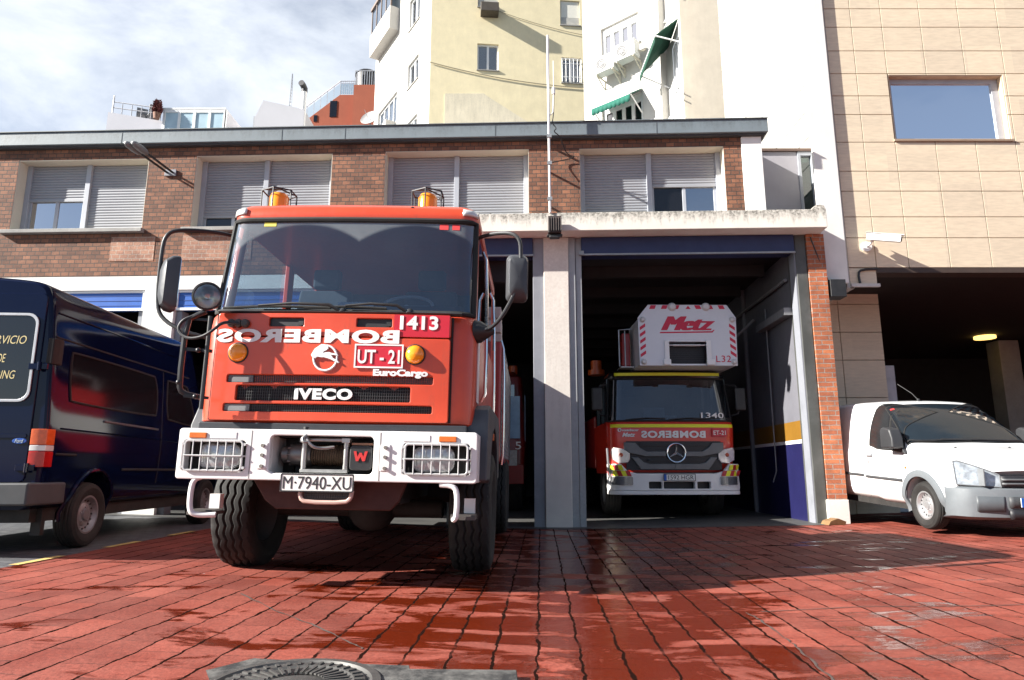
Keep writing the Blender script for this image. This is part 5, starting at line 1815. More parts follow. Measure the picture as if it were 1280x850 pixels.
# ------------------------------------------------------------------ smooth van bodies
def catmull(p0, p1, p2, p3, t):
    return .5 * ((2 * p1) + (-p0 + p2) * t + (2 * p0 - 5 * p1 + 4 * p2 - p3) * t * t + (-p0 + 3 * p1 - 3 * p2 + p3) * t ** 3)
class Skin:
    """half section stations: each station is a list of N points (x>=0, y, z) from sill to roof centre"""
    def __init__(s, stations):
        s.st = [[Vector(p) for p in st] for st in stations]
        s.nu, s.nv = len(stations), len(stations[0])
    def P(s, u, v, side=1, off=0.0):
        def row(st, v):
            j = min(max(int(math.floor(v)), 0), s.nv - 2)
            t = v - j
            a = st[max(j - 1, 0)]; b = st[j]; c = st[j + 1]
            if j + 2 < s.nv:
                d = st[j + 2]
            else:
                d = Vector((-st[s.nv - 2].x, st[s.nv - 2].y, st[s.nv - 2].z))
            if j == 0:
                a = b * 2 - c
            return catmull(a, b, c, d, t)
        def pos(u, v):
            i = min(max(int(math.floor(u)), 0), s.nu - 2)
            t = u - i
            r = [row(s.st[k], v) for k in (max(i - 1, 0), i, i + 1, min(i + 2, s.nu - 1))]
            if i == 0:
                r[0] = r[1] * 2 - r[2]
            if i + 2 >= s.nu:
                r[3] = r[2] * 2 - r[1]
            return catmull(*r, t)
        p = pos(u, v)
        if off:
            e = .04
            du = pos(min(u + e, s.nu - 1), v) - pos(max(u - e, 0), v)
            dv = pos(u, min(v + e, s.nv - 1)) - pos(u, max(v - e, 0))
            n = du.cross(dv)
            if n.length > 1e-9:
                n.normalize()
                ctr = Vector((0, p.y, 1.0))
                if n.dot(p - ctr) < 0:
                    n = -n
                p = p + n * off
        return Vector((p.x * side, p.y, p.z))
    def find(s, y, z):
        """u,v of the side point with given y and z"""
        if not hasattr(s, 'cache'):
            s.cache = [(i / 6, j / 6, s.P(i / 6, j / 6)) for i in range((s.nu - 1) * 6 + 1) for j in range((s.nv - 1) * 6 + 1)]
            s.cache = [(u, v, p.x, p.y, p.z) for u, v, p in s.cache]
        best = min(((Y - y) ** 2 + (Zz - z) ** 2 - .0005 * X, u, v) for u, v, X, Y, Zz in s.cache)
        _, u, v = best
        h = .1
        for _ in range(10):
            c = [(u + a * h, v + b * h) for a in (-1, 0, 1) for b in (-1, 0, 1)]
            c = [(min(max(a, 0), s.nu - 1), min(max(b, 0), s.nv - 1)) for a, b in c]
            def err(q):
                p = s.P(*q)
                return (p.y - y) ** 2 + (p.z - z) ** 2
            u, v = min(c, key=err)
            h *= .62
        return u, v
    def body(s, name, m, parent, du=5, dv=5):
        rows = []
        for i in range((s.nu - 1) * du + 1):
            u = i / du
            half = [s.P(u, j / dv) for j in range((s.nv - 1) * dv + 1)]
            row = half + [Vector((-p.x, p.y, p.z)) for p in reversed(half[:-1])]
            rows.append(row)
        b = MB()
        b.grid(rows, True)
        n = len(rows[0])
        b.f.append(list(range(n))); b.mi.append(0)
        b.f.append([i + n * (len(rows) - 1) for i in range(n)]); b.mi.append(0)
        return b.build(name, m, parent, ang=40)
    def patch(s, quad, side=1, off=.004, n=14, both=False, r=.0, mb=None):
        """bilinear patch between 4 (y,z) side corners, converted to uv"""
        Q = [s.find(*q) for q in quad]
        return s.patch_uv(Q, side, off, n, r, mb)
    def patch_uv(s, Q, side=1, off=.004, n=14, r=.0, mb=None):
        rows = []
        for i in range(n + 1):
            a = i / n
            row = []
            for j in range(n + 1):
                b = j / n
                aa, bb = a, b
                if r:
                    # squircle the unit square a little so that the corners are rounded
                    x, y = 2 * a - 1, 2 * b - 1
                    k = r * (x * x) * (y * y)
                    x, y = x * (1 - k), y * (1 - k)
                    aa, bb = (x + 1) / 2, (y + 1) / 2
                u = (1 - aa) * (1 - bb) * Q[0][0] + aa * (1 - bb) * Q[1][0] + aa * bb * Q[2][0] + (1 - aa) * bb * Q[3][0]
                v = (1 - aa) * (1 - bb) * Q[0][1] + aa * (1 - bb) * Q[1][1] + aa * bb * Q[2][1] + (1 - aa) * bb * Q[3][1]
                row.append(s.P(u, v, side, off))
            rows.append(row)
        mb = mb or MB()
        mb.grid(rows)
        return mb, rows
    def outline(s, rows):
        return rows[0] + [r[-1] for r in rows[1:]] + list(reversed(rows[-1][:-1])) + [r[0] for r in reversed(rows[1:-1])]

def carpaint(name, col, rough=.22, dirt=.1, dirtcol=(.2, .18, .16), low=.0, lowcol=(.3, .27, .24), var=.05, coat=.7, spec=.5):
    b = NB(name)
    v = b.coord()
    n = b.noise(v, 1.4, 6, .65)
    f = b.noise(v, 22, 5, .7)
    c = b.mix(b.ramp(n, .3, .7), tuple(k * (1 - var) for k in col), tuple(min(k * (1 + var), 1) for k in col))
    c = b.mix(b.math('MULTIPLY', b.math('MULTIPLY', b.ramp(n, .4, .7), b.ramp(f, .4, .7)), dirt), c, dirtcol)
    if low:
        s = b.n('ShaderNodeSeparateXYZ')
        b.l(v, s.inputs[0])
        k = b.ramp(b.math('ADD', s.outputs[2], b.math('MULTIPLY', b.math('SUBTRACT', n, .5), .25)), .28, .72, (1, 1, 1, 1), (0, 0, 0, 1))
        c = b.mix(b.math('MULTIPLY', k, low), c, lowcol)
    b.set(Base_Color=c, Roughness=rough)
    b.b.inputs['Coat Weight'].default_value = coat
    b.b.inputs['Specular IOR Level'].default_value = spec
    b.b.inputs['Coat Roughness'].default_value = .05
    b.bump(b.noise(v, 2.2, 2), .012, .02)
    return b.m
NAVY = carpaint('navy_van_paint', (.0022, .0052, .025), .09, .10, (.03, .03, .04), .35, (.015, .015, .018), coat=.0, spec=.22)
VWHITE = carpaint('white_van_paint', (.74, .75, .76), .3, .06, (.5, .48, .45), .45, (.50, .46, .42), .03)
GREYP = M('grey_bumper_plastic', (.13, .145, .158), .6, var=.15, vs=4, dirt=.3, dirtcol=(.06, .055, .05))
DGREYP = M('dark_bumper_plastic', (.045, .048, .052), .55, var=.2, vs=4, dirt=.3, dirtcol=(.10, .09, .08))
TINT = glass('van_tint', (.10, .11, .12), 1.0, 0, .55, (.008, .009, .012))

# ------------------------------------------------------------------ dark blue high roof van (rear towards the camera)
BV = thing('blue_van', 'dark blue high roof panel van parked with its rear doors towards the camera', 'van', (-5.3, 6.25, .135), (0, 0, R(3)))
def bsec(y, k=1.0, top=2.60, wb=1.03, dy=0.0):
    """section of the high roof van; k shrinks it, dy pulls the middle back (rounded ends)"""
    P = [(.90, .42), (.985, .50), (1.02, .85), (1.025, 1.15), (1.0, 1.55), (.975, 1.90), (.955, 2.06), (.935, 2.25), (.90, 2.43), (.80, 2.54), (.45, top - .015), (0, top)]
    return [(x * k, y + dy * (abs(x) / 1.03) ** 4, z if z < 1 else 1 + (z - 1) * (1 - (1 - k) * .5)) for x, z in P]
stn = [bsec(.0, .962), bsec(.02, .985), bsec(.07, 1.0), bsec(.5), bsec(1.5), bsec(2.6), bsec(3.2),
       [(.90, 3.55, .42), (.98, 3.55, .5), (1.01, 3.55, .85), (1.01, 3.55, 1.15), (.98, 3.6, 1.5), (.93, 3.58, 1.85), (.90, 3.56, 2.02), (.86, 3.55, 2.2), (.80, 3.55, 2.34), (.68, 3.55, 2.44), (.4, 3.55, 2.49), (0, 3.55, 2.5)],
       [(.88, 4.1, .42), (.96, 4.1, .5), (.99, 4.1, .85), (.98, 4.1, 1.08), (.93, 4.1, 1.25), (.88, 4.02, 1.5), (.84, 3.95, 1.7), (.80, 3.92, 1.85), (.72, 3.90, 1.98), (.6, 3.9, 2.08), (.35, 3.9, 2.13), (0, 3.9, 2.14)],
       [(.85, 4.6, .42), (.92, 4.6, .5), (.93, 4.6, .85), (.88, 4.6, .98), (.84, 4.6, 1.02), (.80, 4.6, 1.05), (.75, 4.6, 1.08), (.7, 4.6, 1.11), (.6, 4.6, 1.14), (.5, 4.6, 1.16), (.3, 4.6, 1.18), (0, 4.6, 1.18)],
       [(.78, 4.8, .45), (.82, 4.8, .52), (.82, 4.8, .7), (.79, 4.8, .78), (.76, 4.8, .82), (.72, 4.8, .84), (.68, 4.8, .86), (.62, 4.8, .88), (.54, 4.8, .89), (.44, 4.8, .9), (.28, 4.8, .9), (0, 4.8, .9)]]
SB = Skin(stn)
bvb = SB.body('body', NAVY, BV)
for yc in (.92, 4.02):
    cut(bvb, MB().cyl((-1.3, yc, .36), (1.3, yc, .36), .40, n=40))
MB().box(-.9, .9, .1, 4.6, .30, .5).box(-.75, .75, .3, 4.5, .45, .8).build('underbody', SOOT, BV)
for x, s in ((.90, 1), (-.90, -1)):
    for y in (.92, 4.02):
        wheel(BV, x, y, .325, .20, s, M('wheel_rim_silver', (.24, .24, .25), .45, .5, var=.2, dirt=.4), 'steel', 'plain')
# arch lips
for s in (-1, 1):
    pts = []
    for k in range(19):
        a = PI * (-.06 + 1.12 * k / 18)
        y, z = .92 + .415 * math.cos(a), .36 + .415 * math.sin(a)
        u, v = SB.find(y, max(z, .43))
        p = SB.P(u, v, s, .006)
        pts.append((p.x, y, z))
    MB().tube(pts, .022, 8).build('arch_lip', NAVY, BV)
# side glass look panels, mouldings, rails on the visible (right) side
def groove(points, r, m, name, parent, skin, side=1):
    pts = []
    for (y0, z0), (y1, z1) in zip(points, points[1:]):
        for i in range(9):
            t = i / 8
            pts.append(skin.P(*skin.find(y0 + (y1 - y0) * t, z0 + (z1 - z0) * t), side, .001))
    return MB().tube(pts, r, 6).build(name, m, parent)
for quad, nm in (([(.30, 1.42), (2.18, 1.42), (2.12, 1.92), (.30, 1.92)], 'side_window'), ([(2.42, 1.40), (3.36, 1.36), (3.02, 1.90), (2.42, 1.92)], 'door_window')):
    for s in (1, -1):
        mb, rows_ = SB.patch(quad, s, .004, 16, r=.05)
        o = mb.build(nm, M('navy_black_glass', (.010, .011, .014), .05, spec=.6, var=.05), BV, recalc=False)
        MB().tube(SB.outline(rows_), .011, 6, closed=True).build('window_seal', RUBBER, o)
for s in (1, -1):
    groove([(.06, 2.02), (1.5, 2.02), (3.1, 2.03)], .010, RUBBER, 'roof_gutter', BV, SB, s)
    groove([(.10, 2.26), (1.5, 2.27), (3.0, 2.26)], .010, NAVY, 'roof_crease', BV, SB, s)
    groove([(.20, 1.16), (2.2, 1.15), (3.3, 1.13)], .009, NAVY, 'waist_crease', BV, SB, s)
    groove([(.16, .92), (.5, .92)], .012, RUBBER, 'side_moulding', BV, SB, s)
    groove([(1.42, .78), (3.5, .78)], .016, RUBBER, 'side_moulding', BV, SB, s)
    groove([(2.30, .62), (2.30, 1.3), (2.32, 2.0)], .006, RUBBER, 'door_seam', BV, SB, s)
    groove([(.95, 1.28), (2.2, 1.27)], .013, M('rail_dull_chrome', (.3, .3, .32), .3, .8), 'slide_rail', BV, SB, s)
# rear doors, window, lamps, bumper
rb = []
dl = subd = None
b = MB()
for x0, x1 in ((-.90, -.006), (.006, .885)):
    b.prism([(x, z) for x, z in rr(x0, x1, .66, 2.43, .06)], 'y', -.014, .02)
dr = b.build('rear_door', NAVY, BV, .008)
o = plate('window_trim', rr(.10, .84, 1.39, 2.23, .10), [rr(.125, .815, 1.415, 2.205, .085)], -.030, .012, M('grey_window_trim', (.42, .43, .45), .4, .4), dr, .003)
MB().prism(rr(.12, .82, 1.41, 2.21, .085), 'y', -.022, -.012).build('rear_window', M('navy_black_glass', (.01, .011, .014)), dr)
o = plate('window_trim', rr(-.84, -.10, 1.39, 2.23, .10), [rr(-.815, -.125, 1.415, 2.205, .085)], -.030, .012, M('grey_window_trim', (.42, .43, .45)), dr, .003)
MB().prism(rr(-.82, -.12, 1.41, 2.21, .085), 'y', -.022, -.012).build('rear_window', M('navy_black_glass', (.01, .011, .014)), dr)
GOLD = M('gold_lettering', (.62, .52, .25), .45, .2, var=.06)
for s, z, x0, x1 in (('SERVICIO', 1.935, .385, .745), ('DE', 1.76, .505, .58), ('CATERING', 1.605, .325, .685)):
    text('lettering', s, (x0, x1, z, z + .078), -.0225, GOLD, dr, shear=.22, bold=-.004, th=.002)
MB().prism(rr(.02, .86, 1.06, 1.10, .02), 'y', -.022, -.010).build('door_swage', NAVY, dr, .006)
MB().lathe([(.001, -.022), (.06, -.022), (.066, -.016), (.066, -.005)], (.80, -.0, 1.035), (0, 1, 0), 24).build('maker_badge', M('oval_blue', (.02, .08, .35), .3), dr)
oo = [c for c in dr.children if c.name.startswith('maker_badge')][0]
for v in oo.data.vertices:
    v.co.z = 1.035 + (v.co.z - 1.035) * .42
text('badge_text', 'Ford', (.762, .838, 1.018, 1.052), -.0225, CHROME, dr, shear=.3, th=.002)
q = MB()
for z in (1.72, .79):
    q.box(.80, .97, -.035, -.012, z - .025, z + .03).cyl((.90, -.035, z - .04), (.90, -.035, z + .045), .018, n=10)
q.build('hinge', NAVY, dr, .004)
for s in (1, -1):
    e = child('tail_lamp', BV)
    def lampseg(z0, z1, m, nm):
        pts = [(s * .895, -.022), (s * .965, -.024), (s * 1.028, .0), (s * 1.05, .09), (s * 1.0, .12), (s * .90, .05)]
        MB().prism(pts, 'z', z0, z1).build(nm, m, e, .006)
    lampseg(1.0, 1.145, M('orange_red_lens', (.62, .10, .02), .18, coat=.5, var=.2, vs=25), 'amber_lens')
    lampseg(.945, .997, M('clear_lens', (.7, .68, .66)), 'reverse_lens')
    lampseg(.80, .942, M('red_lens', (.42, .012, .012), .18, coat=.5, var=.2, vs=25), 'brake_lens')
    MB().box(s * .99 - .02, s * .99 + .03, -.03, .05, 1.18, 1.72).build('corner_trim', NAVY, BV, .02) if False else None
    MB().prism([(s * .93, -.006), (s * .985, .0), (s * 1.01, .05), (s * 1.0, .14), (s * .95, .06)], 'z', 1.75, 2.0).build('corner_vent', RUBBER, BV, .01)
b = MB()
pts = [(-1.06, .34), (-1.06, .06), (-.98, -.10), (0, -.13), (.98, -.10), (1.06, .06), (1.06, .34), (.99, .34), (.99, .08), (0, .0), (-.99, .08), (-.99, .34)]
b.prism(pts, 'z', .46, .66)
b.build('rear_bumper', DGREYP, BV, .02, 3)
MB().box(.86, .95, .2, .26, .18, .42).build('mud_flap', RUBBER, BV)
MB().tube([(.55, .05, .38), (.55, .5, .36)], .03, 8).build('exhaust', SOOT, BV)

# ------------------------------------------------------------------ small white van, nose to the right of the picture
WV = thing('white_van', 'small white panel van with grey bumper parked half under the stone building', 'van', (6.36, 8.50, .105), (R(2.2), 0, R(1.0)))
def sec(y, zb, zt, wb, wt, zs=.30, bow=0.0):
    wl = wb - .03
    P = [(wl - .10, zs), (wl, zs + .08), (wb, .58), (wb, zb - .12), (wb - .025, zb), ((wb - .025) * .55 + wt * .45, zb + (zt - zb) * .5), (wt, zt - (zt - zb) * .14), (wt - .09, zt - (zt - zb) * .045), (wt * .5, zt - .008), (0, zt)]
    return [(x, y + bow * (abs(x) / .88) ** 2.6, z) for x, z in P]
def hoodsec(y, zb, zt, wb, bow):
    wl = wb - .03
    P = [(wl - .10, .27), (wl, .36), (wb, .55), (wb, zb - .13), (wb - .015, zb - .05), (wb - .06, zb), (wb - .16, zb + (zt - zb) * .45), (wb - .30, zb + (zt - zb) * .72), (wb * .45, zt - .01), (0, zt)]
    return [(x, y + bow * (abs(x) / .88) ** 2.4, z) for x, z in P]
st2 = [hoodsec(.0, .72, .80, .80, .30), hoodsec(.07, .82, .875, .845, .27), hoodsec(.30, .90, .96, .87, .20), hoodsec(.62, .98, 1.045, .885, .12), hoodsec(.92, 1.035, 1.10, .89, .07),
       sec(1.02, 1.04, 1.14, .89, .80, .28, .10), sec(1.22, 1.06, 1.30, .89, .78, .28, .09), sec(1.52, 1.07, 1.54, .89, .745, .28, .07), sec(1.80, 1.07, 1.715, .89, .715, .28, .05), sec(2.02, 1.07, 1.775, .89, .71), sec(2.5, 1.07, 1.80, .89, .715), sec(3.3, 1.07, 1.81, .89, .72), sec(4.1, 1.07, 1.80, .885, .715), sec(4.24, 1.07, 1.77, .87, .69)]
SW_ = Skin(st2)
wvb = SW_.body('body', VWHITE, WV, 5, 4)
for yc in (.83, 3.50):
    cut(wvb, MB().cyl((-1.2, yc, .33), (1.2, yc, .33), .365, n=40))
MB().box(-.78, .78, .3, 4.1, .22, .40).box(-.7, .7, .35, 1.3, .3, .75).build('underbody', SOOT, WV)
SILV = M('silver_steel_rim', (.50, .50, .51), .35, .7, var=.15, vs=6, dirt=.25)
for x, s in ((-.775, -1), (.775, 1)):
    for y in (.83, 3.50):
        wheel(WV, x, y, .315, .185, s, SILV, 'steel', 'plain')
# windscreen with a see-through look into the cab
WSG = M('van_screen_glass', (.010, .016, .022), .04, spec=.4, var=.1)
def uvq(a, b_, c, d):
    return [a, b_, c, d]
def topstrip(u0, u1, v0, v1a, name, m, off=.004, parent=WV):
    """patch symmetrical over the roof centre between stations u0..u1 and |v| from v0 (at both sides)"""
    rows = []
    for i in range(15):
        t = i / 14
        u = u0 + (u1 - u0) * t
        va = v0 + (v1a - v0) * t
        half = [SW_.P(u, va + (SW_.nv - 1 - va) * j / 12, 1, off) for j in range(13)]
        rows.append([Vector((-p.x, p.y, p.z)) for p in half] + list(reversed(half[:-1])))
    o = MB().grid(rows).build(name, m, parent, recalc=False)
    MB().tube(SW_.outline(rows), .010, 6, closed=True).build('screen_seal', RUBBER, o)
    return o, rows
scr, srow = topstrip(5.05, 7.95, 5.35, 6.15, 'windscreen', WSG)
MB().grid([[SW_.P(7.55 + .12 * j, 6.5 + .25 * i, -1, .008) for i in range(3)] for j in range(2)]).build('sticker', M('red_sticker', (.6, .04, .04)), scr, recalc=False)
q = MB().tube([SW_.P(5.2 + .06 * math.sin(i), 5.6 + (3.4) * i / 10, -1, .02) for i in range(11)], .012, 6)
q.tube([SW_.P(5.15, 6.6, 1, .02), SW_.P(5.2, 7.6, 1, .02), SW_.P(5.25, 9, 1, .02), SW_.P(5.3, 8.0, -1, .02)], .012, 6)
q.build('wiper', BLACK, WV)
q = MB()
for sx in (-1, 1):
    p = SW_.P(3.6, 8.1, sx, .004)
    q.sphere(p, .016, 8, 6, (1, 1, .7))
q.build('washer_jet', BLACK, WV)
# side door glass: one trapezoid with sloping front edge
for s in (-1, 1):
    mb, rw = SW_.patch([(1.10, .99), (2.10, 1.09), (2.04, 1.64), (1.56, 1.62)], s, .004, 16, r=.05)
    o = mb.build('door_window', TINT if s > 0 else M('door_glass_black', (.012, .013, .015), .06, spec=.55), WV, recalc=False)
    MB().tube(SW_.outline(rw), .009, 6, closed=True).build('window_seal', RUBBER, o)
    MB().tube([SW_.P(*SW_.find(1.46 + .2 * i / 6, 1.05 + .55 * i / 6), s, .006) for i in range(7)], .014, 6).build('quarter_bar', RUBBER, o)
    groove([(1.22, .62), (2.15, .635)], .022, DGREYP, 'side_moulding', WV, SW_, s)
    groove([(2.23, .65), (3.05, .66)], .022, DGREYP, 'side_moulding', WV, SW_, s)
    SEAM = M('panel_gap', (.10, .10, .11), .8)
    groove([(2.19, .34), (2.2, 1.1), (2.14, 1.68), (1.9, 1.70)], .005, SEAM, 'door_seam', WV, SW_, s)
    groove([(1.20, .36), (1.12, .6), (1.02, .98)], .005, SEAM, 'door_seam', WV, SW_, s)
    groove([(2.23, 1.12), (3.0, 1.13), (4.1, 1.13)], .005, VWHITE, 'body_crease', WV, SW_, s)
    groove([(1.22, .46), (2.0, .46), (3.1, .46)], .008, VWHITE, 'sill_crease', WV, SW_, s)
    p = SW_.P(*SW_.find(2.05, .96), s, .02)
    e = MB().box(p.x - .02, p.x + .02, p.y - .10, p.y + .06, p.z - .022, p.z + .022).build('door_handle', M('handle_grey', (.30, .31, .33), .4), WV, .015)
    p = SW_.P(*SW_.find(2.07, .85), s, .0)
    MB().cyl(p, (p.x + s * .006, p.y, p.z), .014, n=10).build('lock', INK, WV)
    p = SW_.P(*SW_.find(1.12, .80), s, .0)
    MB().cyl(p, (p.x + s * .012, p.y, p.z), .018, n=10).build('side_repeater', AMBER2, WV)
    e = child('mirror', WV)
    x0 = s * .90
    MB().prism([(1.10, 1.06), (1.40, 1.06), (1.40, 1.33), (1.33, 1.36), (1.16, 1.33), (1.10, 1.2)], 'x', min(x0, x0 + s * .17), max(x0, x0 + s * .17)).build('mirror_shell', M('mirror_black', (.03, .031, .034), .5), e, .03, 3)
    MB().prism([(1.06, .99), (1.34, 1.02), (1.3, 1.1), (1.16, 1.1)], 'x', min(s * .86, x0 + s * .02), max(s * .86, x0 + s * .02)).build('mirror_foot', M('mirror_black', (.03, .031, .034)), e, .01)
    # grey arch lip
    pts = []
    b = MB()
    rows = []
    for k in range(25):
        a = PI * (-.10 + 1.16 * k / 24)
        ring = []
        for rr_, of in ((.362, -.01), (.362, .022), (.40, .026), (.445, .02), (.452, .002)):
            y, z = .83 + rr_ * math.cos(a), .33 + rr_ * math.sin(a)
            uu, vv = SW_.find(y, max(z, .31))
            p = SW_.P(uu, vv, s, of)
            ring.append((p.x, y, z))
        rows.append(ring)
    b.grid(rows)
    b.build('arch_lip', GREYP, WV)
# grey bumper wrap
b = MB()
rows = []
for z, of, ins in ((.20, -.02, .06), (.24, .02, .0), (.36, .045, .0), (.50, .05, .0), (.575, .035, .0), (.60, -.01, 0)):
    row = []
    for i in range(33):
        x = -.86 + 1.72 * i / 32
        k = abs(x) / .86
        y = -.02 + .24 * k ** 2.6 + (.18 * ((k - .86) / .14) ** 1.5 if k > .86 else 0)
        row.append((x * (1 + of * .4), y - of + ins, z))
    rows.append(row)
b.grid(rows)
fb = b.build('front_bumper', GREYP, WV, recalc=False)
so = fb.modifiers.new('solid', 'SOLIDIFY'); so.thickness = .03
def bump_y(x, z_of):
    k = abs(x) / .86
    return -.02 + .24 * k ** 2.6 - z_of
def bowpatch(name, x0, x1, z0, z1, of, m, parent, n=14):
    rows = [[(x0 + (x1 - x0) * i / n, bump_y(x0 + (x1 - x0) * i / n, of), z) for i in range(n + 1)] for z in (z0, (z0 + z1) / 2, z1)]
    o = MB().grid(rows).build(name, m, parent, recalc=False)
    s = o.modifiers.new('solid', 'SOLIDIFY'); s.thickness = .02; s.offset = 0
    return o
bowpatch('lower_intake', -.36, .36, .22, .335, .052, INK, fb)
bowpatch('bumper_centre', -.36, .36, .36, .49, .060, DGREYP, fb)
for s in (-1, 1):
    bowpatch('fog_panel', s * .68 if s < 0 else .40, s * .40 if s < 0 else .68, .31, .49, .046, M('fog_panel_grey', (.07, .078, .086), .5), fb)
g1 = bowpatch('grille', -.40, .40, .60, .735, .012, INK, WV)
for z in (.64, .69):
    bowpatch('grille_bar', -.40, .40, z - .012, z + .012, .03, M('grille_bar_grey', (.09, .095, .1), .5), g1)
MB().lathe([(.001, -.06), (.06, -.058), (.07, -.045), (.07, -.02)], (0, .0, .68), (0, 1, 0), 24).build('maker_badge', CHROME, WV)
for s in (-1, 1):
    e = child('headlight', WV)
    rows = []
    N = 10
    for i in range(N + 1):
        t = i / N
        x = .40 + .40 * t
        zt = .745 + .185 * t ** .9 - (.02 if t > .9 else 0)
        zb_ = .60 + .025 * t
        rows.append([(s * x, -.02 + .24 * (x / .86) ** 2.6 + .055 * t + .13 * (zz - .6) - .012, zz) for zz in [zb_ + (zt - zb_) * j / 6 for j in range(7)]])
    MB().grid(rows).build('lamp_glass', M('van_lamp_glass', (.33, .36, .39), .12, .3, var=.6, vs=11, coat=.8, bump=.5, bs=22), e)
    MB().tube([Vector(p) for p in rows[0]] + [r[-1] for r in rows[1:]] + list(reversed(rows[-1][:-1])) + [r[0] for r in reversed(rows[1:-1])], .009, 6, closed=True).build('lamp_rim', M('lamp_rim_grey', (.15, .16, .17), .4), e)
    q = MB()
    q.box(s * .60 - .006, s * .60 + .006, -.005 + .0, .10, .615, .82)
    q.build('lamp_divider', M('lamp_rim_grey', (.15, .16, .17)), e)
e = child('number_plate', WV)
MB().box(-.26, .26, -.115, -.105, .37, .48).build('plate', PLATEW, e)
MB().box(-.26, -.215, -.118, -.114, .37, .48).build('country_strip', SIGNB, e)
text('plate_text', '5748', (-.17, .02, .39, .462), -.1155, INK, e, th=.002)
q = MB().tube([(-.10, 1.98, 1.79), (-.12, 2.1, 1.9), (-.20, 2.32, 2.06)], .006, 5).cyl((-.10, 1.98, 1.775), (-.10, 1.98, 1.81), .022, n=10)
q.build('aerial', BLACK, WV)

for s in (-1, 1):
    MB().tube([SW_.P(.9 + 3.9 * i / 16, 5.35 - .25 * i / 16, s, .001) for i in range(17)], .0045, 5).build('bonnet_seam', SEAM, WV)
# ------------------------------------------------------------------ turntable ladder truck inside the right bay
LT = thing('ladder_truck', 'red turntable ladder truck with white rescue cage standing inside the right garage bay', 'fire engine', (2.93, 12.35, .055), (0, 0, R(.5)))
NEON = M('neon_yellow_sheet', (.72, .72, .02), .45, var=.05)
LRED = M('ladder_truck_red', (.60, .03, .016), .3, var=.08, coat=.4, dirt=.08)
LW = [(.80, .26, 1.14), (1.2, .20, 1.17), (1.62, .18, 1.18), (1.70, .20, 1.175), (1.74, .24, 1.165)]
cb = loft_rings([cab_ring(z, y, h, 2.1, .22, .05) for z, y, h in LW]).build('cab', LRED, LT, ang=40)
BLKP = M('gloss_black_paint', (.012, .012, .014), .2, coat=.5, var=.1)
RO = [(2.55, .40, 1.10), (2.60, .38, 1.11), (2.68, .42, 1.08), (2.74, .55, 1.0), (2.76, .8, .9)]
loft_rings([cab_ring(z, y, h, 2.05, .2, .05) for z, y, h in RO]).build('roof', BLKP, cb, ang=40)
def lws(z, s, off=0):
    k = (z - 1.74) / .81
    yf, hw, r, bow = .24 + .16 * k, 1.165 - .06 * k, .22, .05
    L = hw - r
    if abs(s) <= .84:
        x = s / .84 * L
        return Vector((x, yf - bow * (1 - (x / L) ** 2) - off, z))
    t = (abs(s) - .84) / .16 * 1.2
    return Vector((math.copysign(L + (r + off) * math.sin(t), s), yf + r - (r + off) * math.cos(t), z))
gb = MB().grid([[lws(z, s) for s in S] for z in fr(1.745, 2.55, 8)]).build('windscreen', glass('ladder_screen', (.30, .33, .36), 1.1, 0, .3, (.01, .012, .015)), LT, recalc=False)
MB().tube([lws(1.745, s, .003) for s in S] + [lws(z, 1, .003) for z in fr(1.745, 2.55, 8)[1:-1]] + [lws(2.55, s, .003) for s in reversed(S)] + [lws(z, -1, .003) for z in reversed(fr(1.745, 2.55, 8)[1:-1])], .02, 6, closed=True).build('screen_rubber', RUBBER, gb)
for s in (-1, 1):
    for y0, y1 in ((.55, .68), (1.3, 1.42), (1.95, 2.1)):
        MB().box(s * 1.10 - .03, s * 1.10 + .03, y0, y1, 1.74, 2.56).build('pillar', BLKP, cb)
MB().box(-1.08, 1.08, 2.0, 2.1, 1.75, 2.55).build('cab_back', SEATM, cb)
for x in (-.55, .55):
    MB().box(x - .25, x + .25, 1.2, 1.4, 1.74, 2.3).box(x - .13, x + .13, 1.25, 1.36, 2.32, 2.5).build('seat', SEATM, cb, .03)
MB().box(-1.05, 1.05, .34, .75, 1.742, 1.82).build('dashboard', DASH, cb)
MB().box(-.12, .14, .36, .38, 1.76, 1.86).box(-.45, -.05, .5, .52, 1.78, 2.02).build('paper', M('blue_white_paper', (.5, .58, .68), .8), cb)
MB().tube([Vector((.55, .75, 1.95)) + Euler((R(-50), 0, 0)).to_matrix() @ Vector((math.cos(2 * PI * i / 30) * .22, 0, math.sin(2 * PI * i / 30) * .22)) for i in range(30)], .014, 6, closed=True).build('steering_wheel', DASH, cb)
def lbow(o, k=.05, L=.95, sub=True):
    if sub:
        bm = bmesh.new(); bm.from_mesh(o.data)
        for i in range(-11, 12):
            bmesh.ops.bisect_plane(bm, geom=bm.verts[:] + bm.edges[:] + bm.faces[:], plane_co=(i * .1, 0, 0), plane_no=(1, 0, 0))
        bm.to_mesh(o.data); bm.free()
    for v in o.data.vertices:
        a = abs(v.co.x)
        v.co.y += -k * (1 - min((a / L) ** 2, 1)) + (.22 - math.sqrt(max(.0, .22 ** 2 - min(a - L, .219) ** 2)) if a > L else 0)
    return o
def lbox(name, x0, x1, y0, y1, z0, z1, m, parent=LT, bevel=0):
    return lbow(MB().box(x0, x1, y0, y1, z0, z1).build(name, m, parent, bevel))
lbox('neon_stripe', -1.12, 1.14, .168, .19, 1.625, 1.685, NEON)
lbox('neon_stripe', -1.0, .98, .372, .40, 2.605, 2.66, NEON)
lbow(text('lettering', 'BOMBEROS', (-.575, .60, 1.435, 1.565), .172, LETTER, LT, mirror=True, bold=.045, th=.004, spacing=1.1))
pl = lbox('unit_plate', .72, 1.0, .158, .172, 1.46, 1.60, SRED)
lbow(text('unit_number', 'ET-21', (.745, .975, 1.49, 1.57), .1565, LETTER, LT, bold=.01, th=.003))
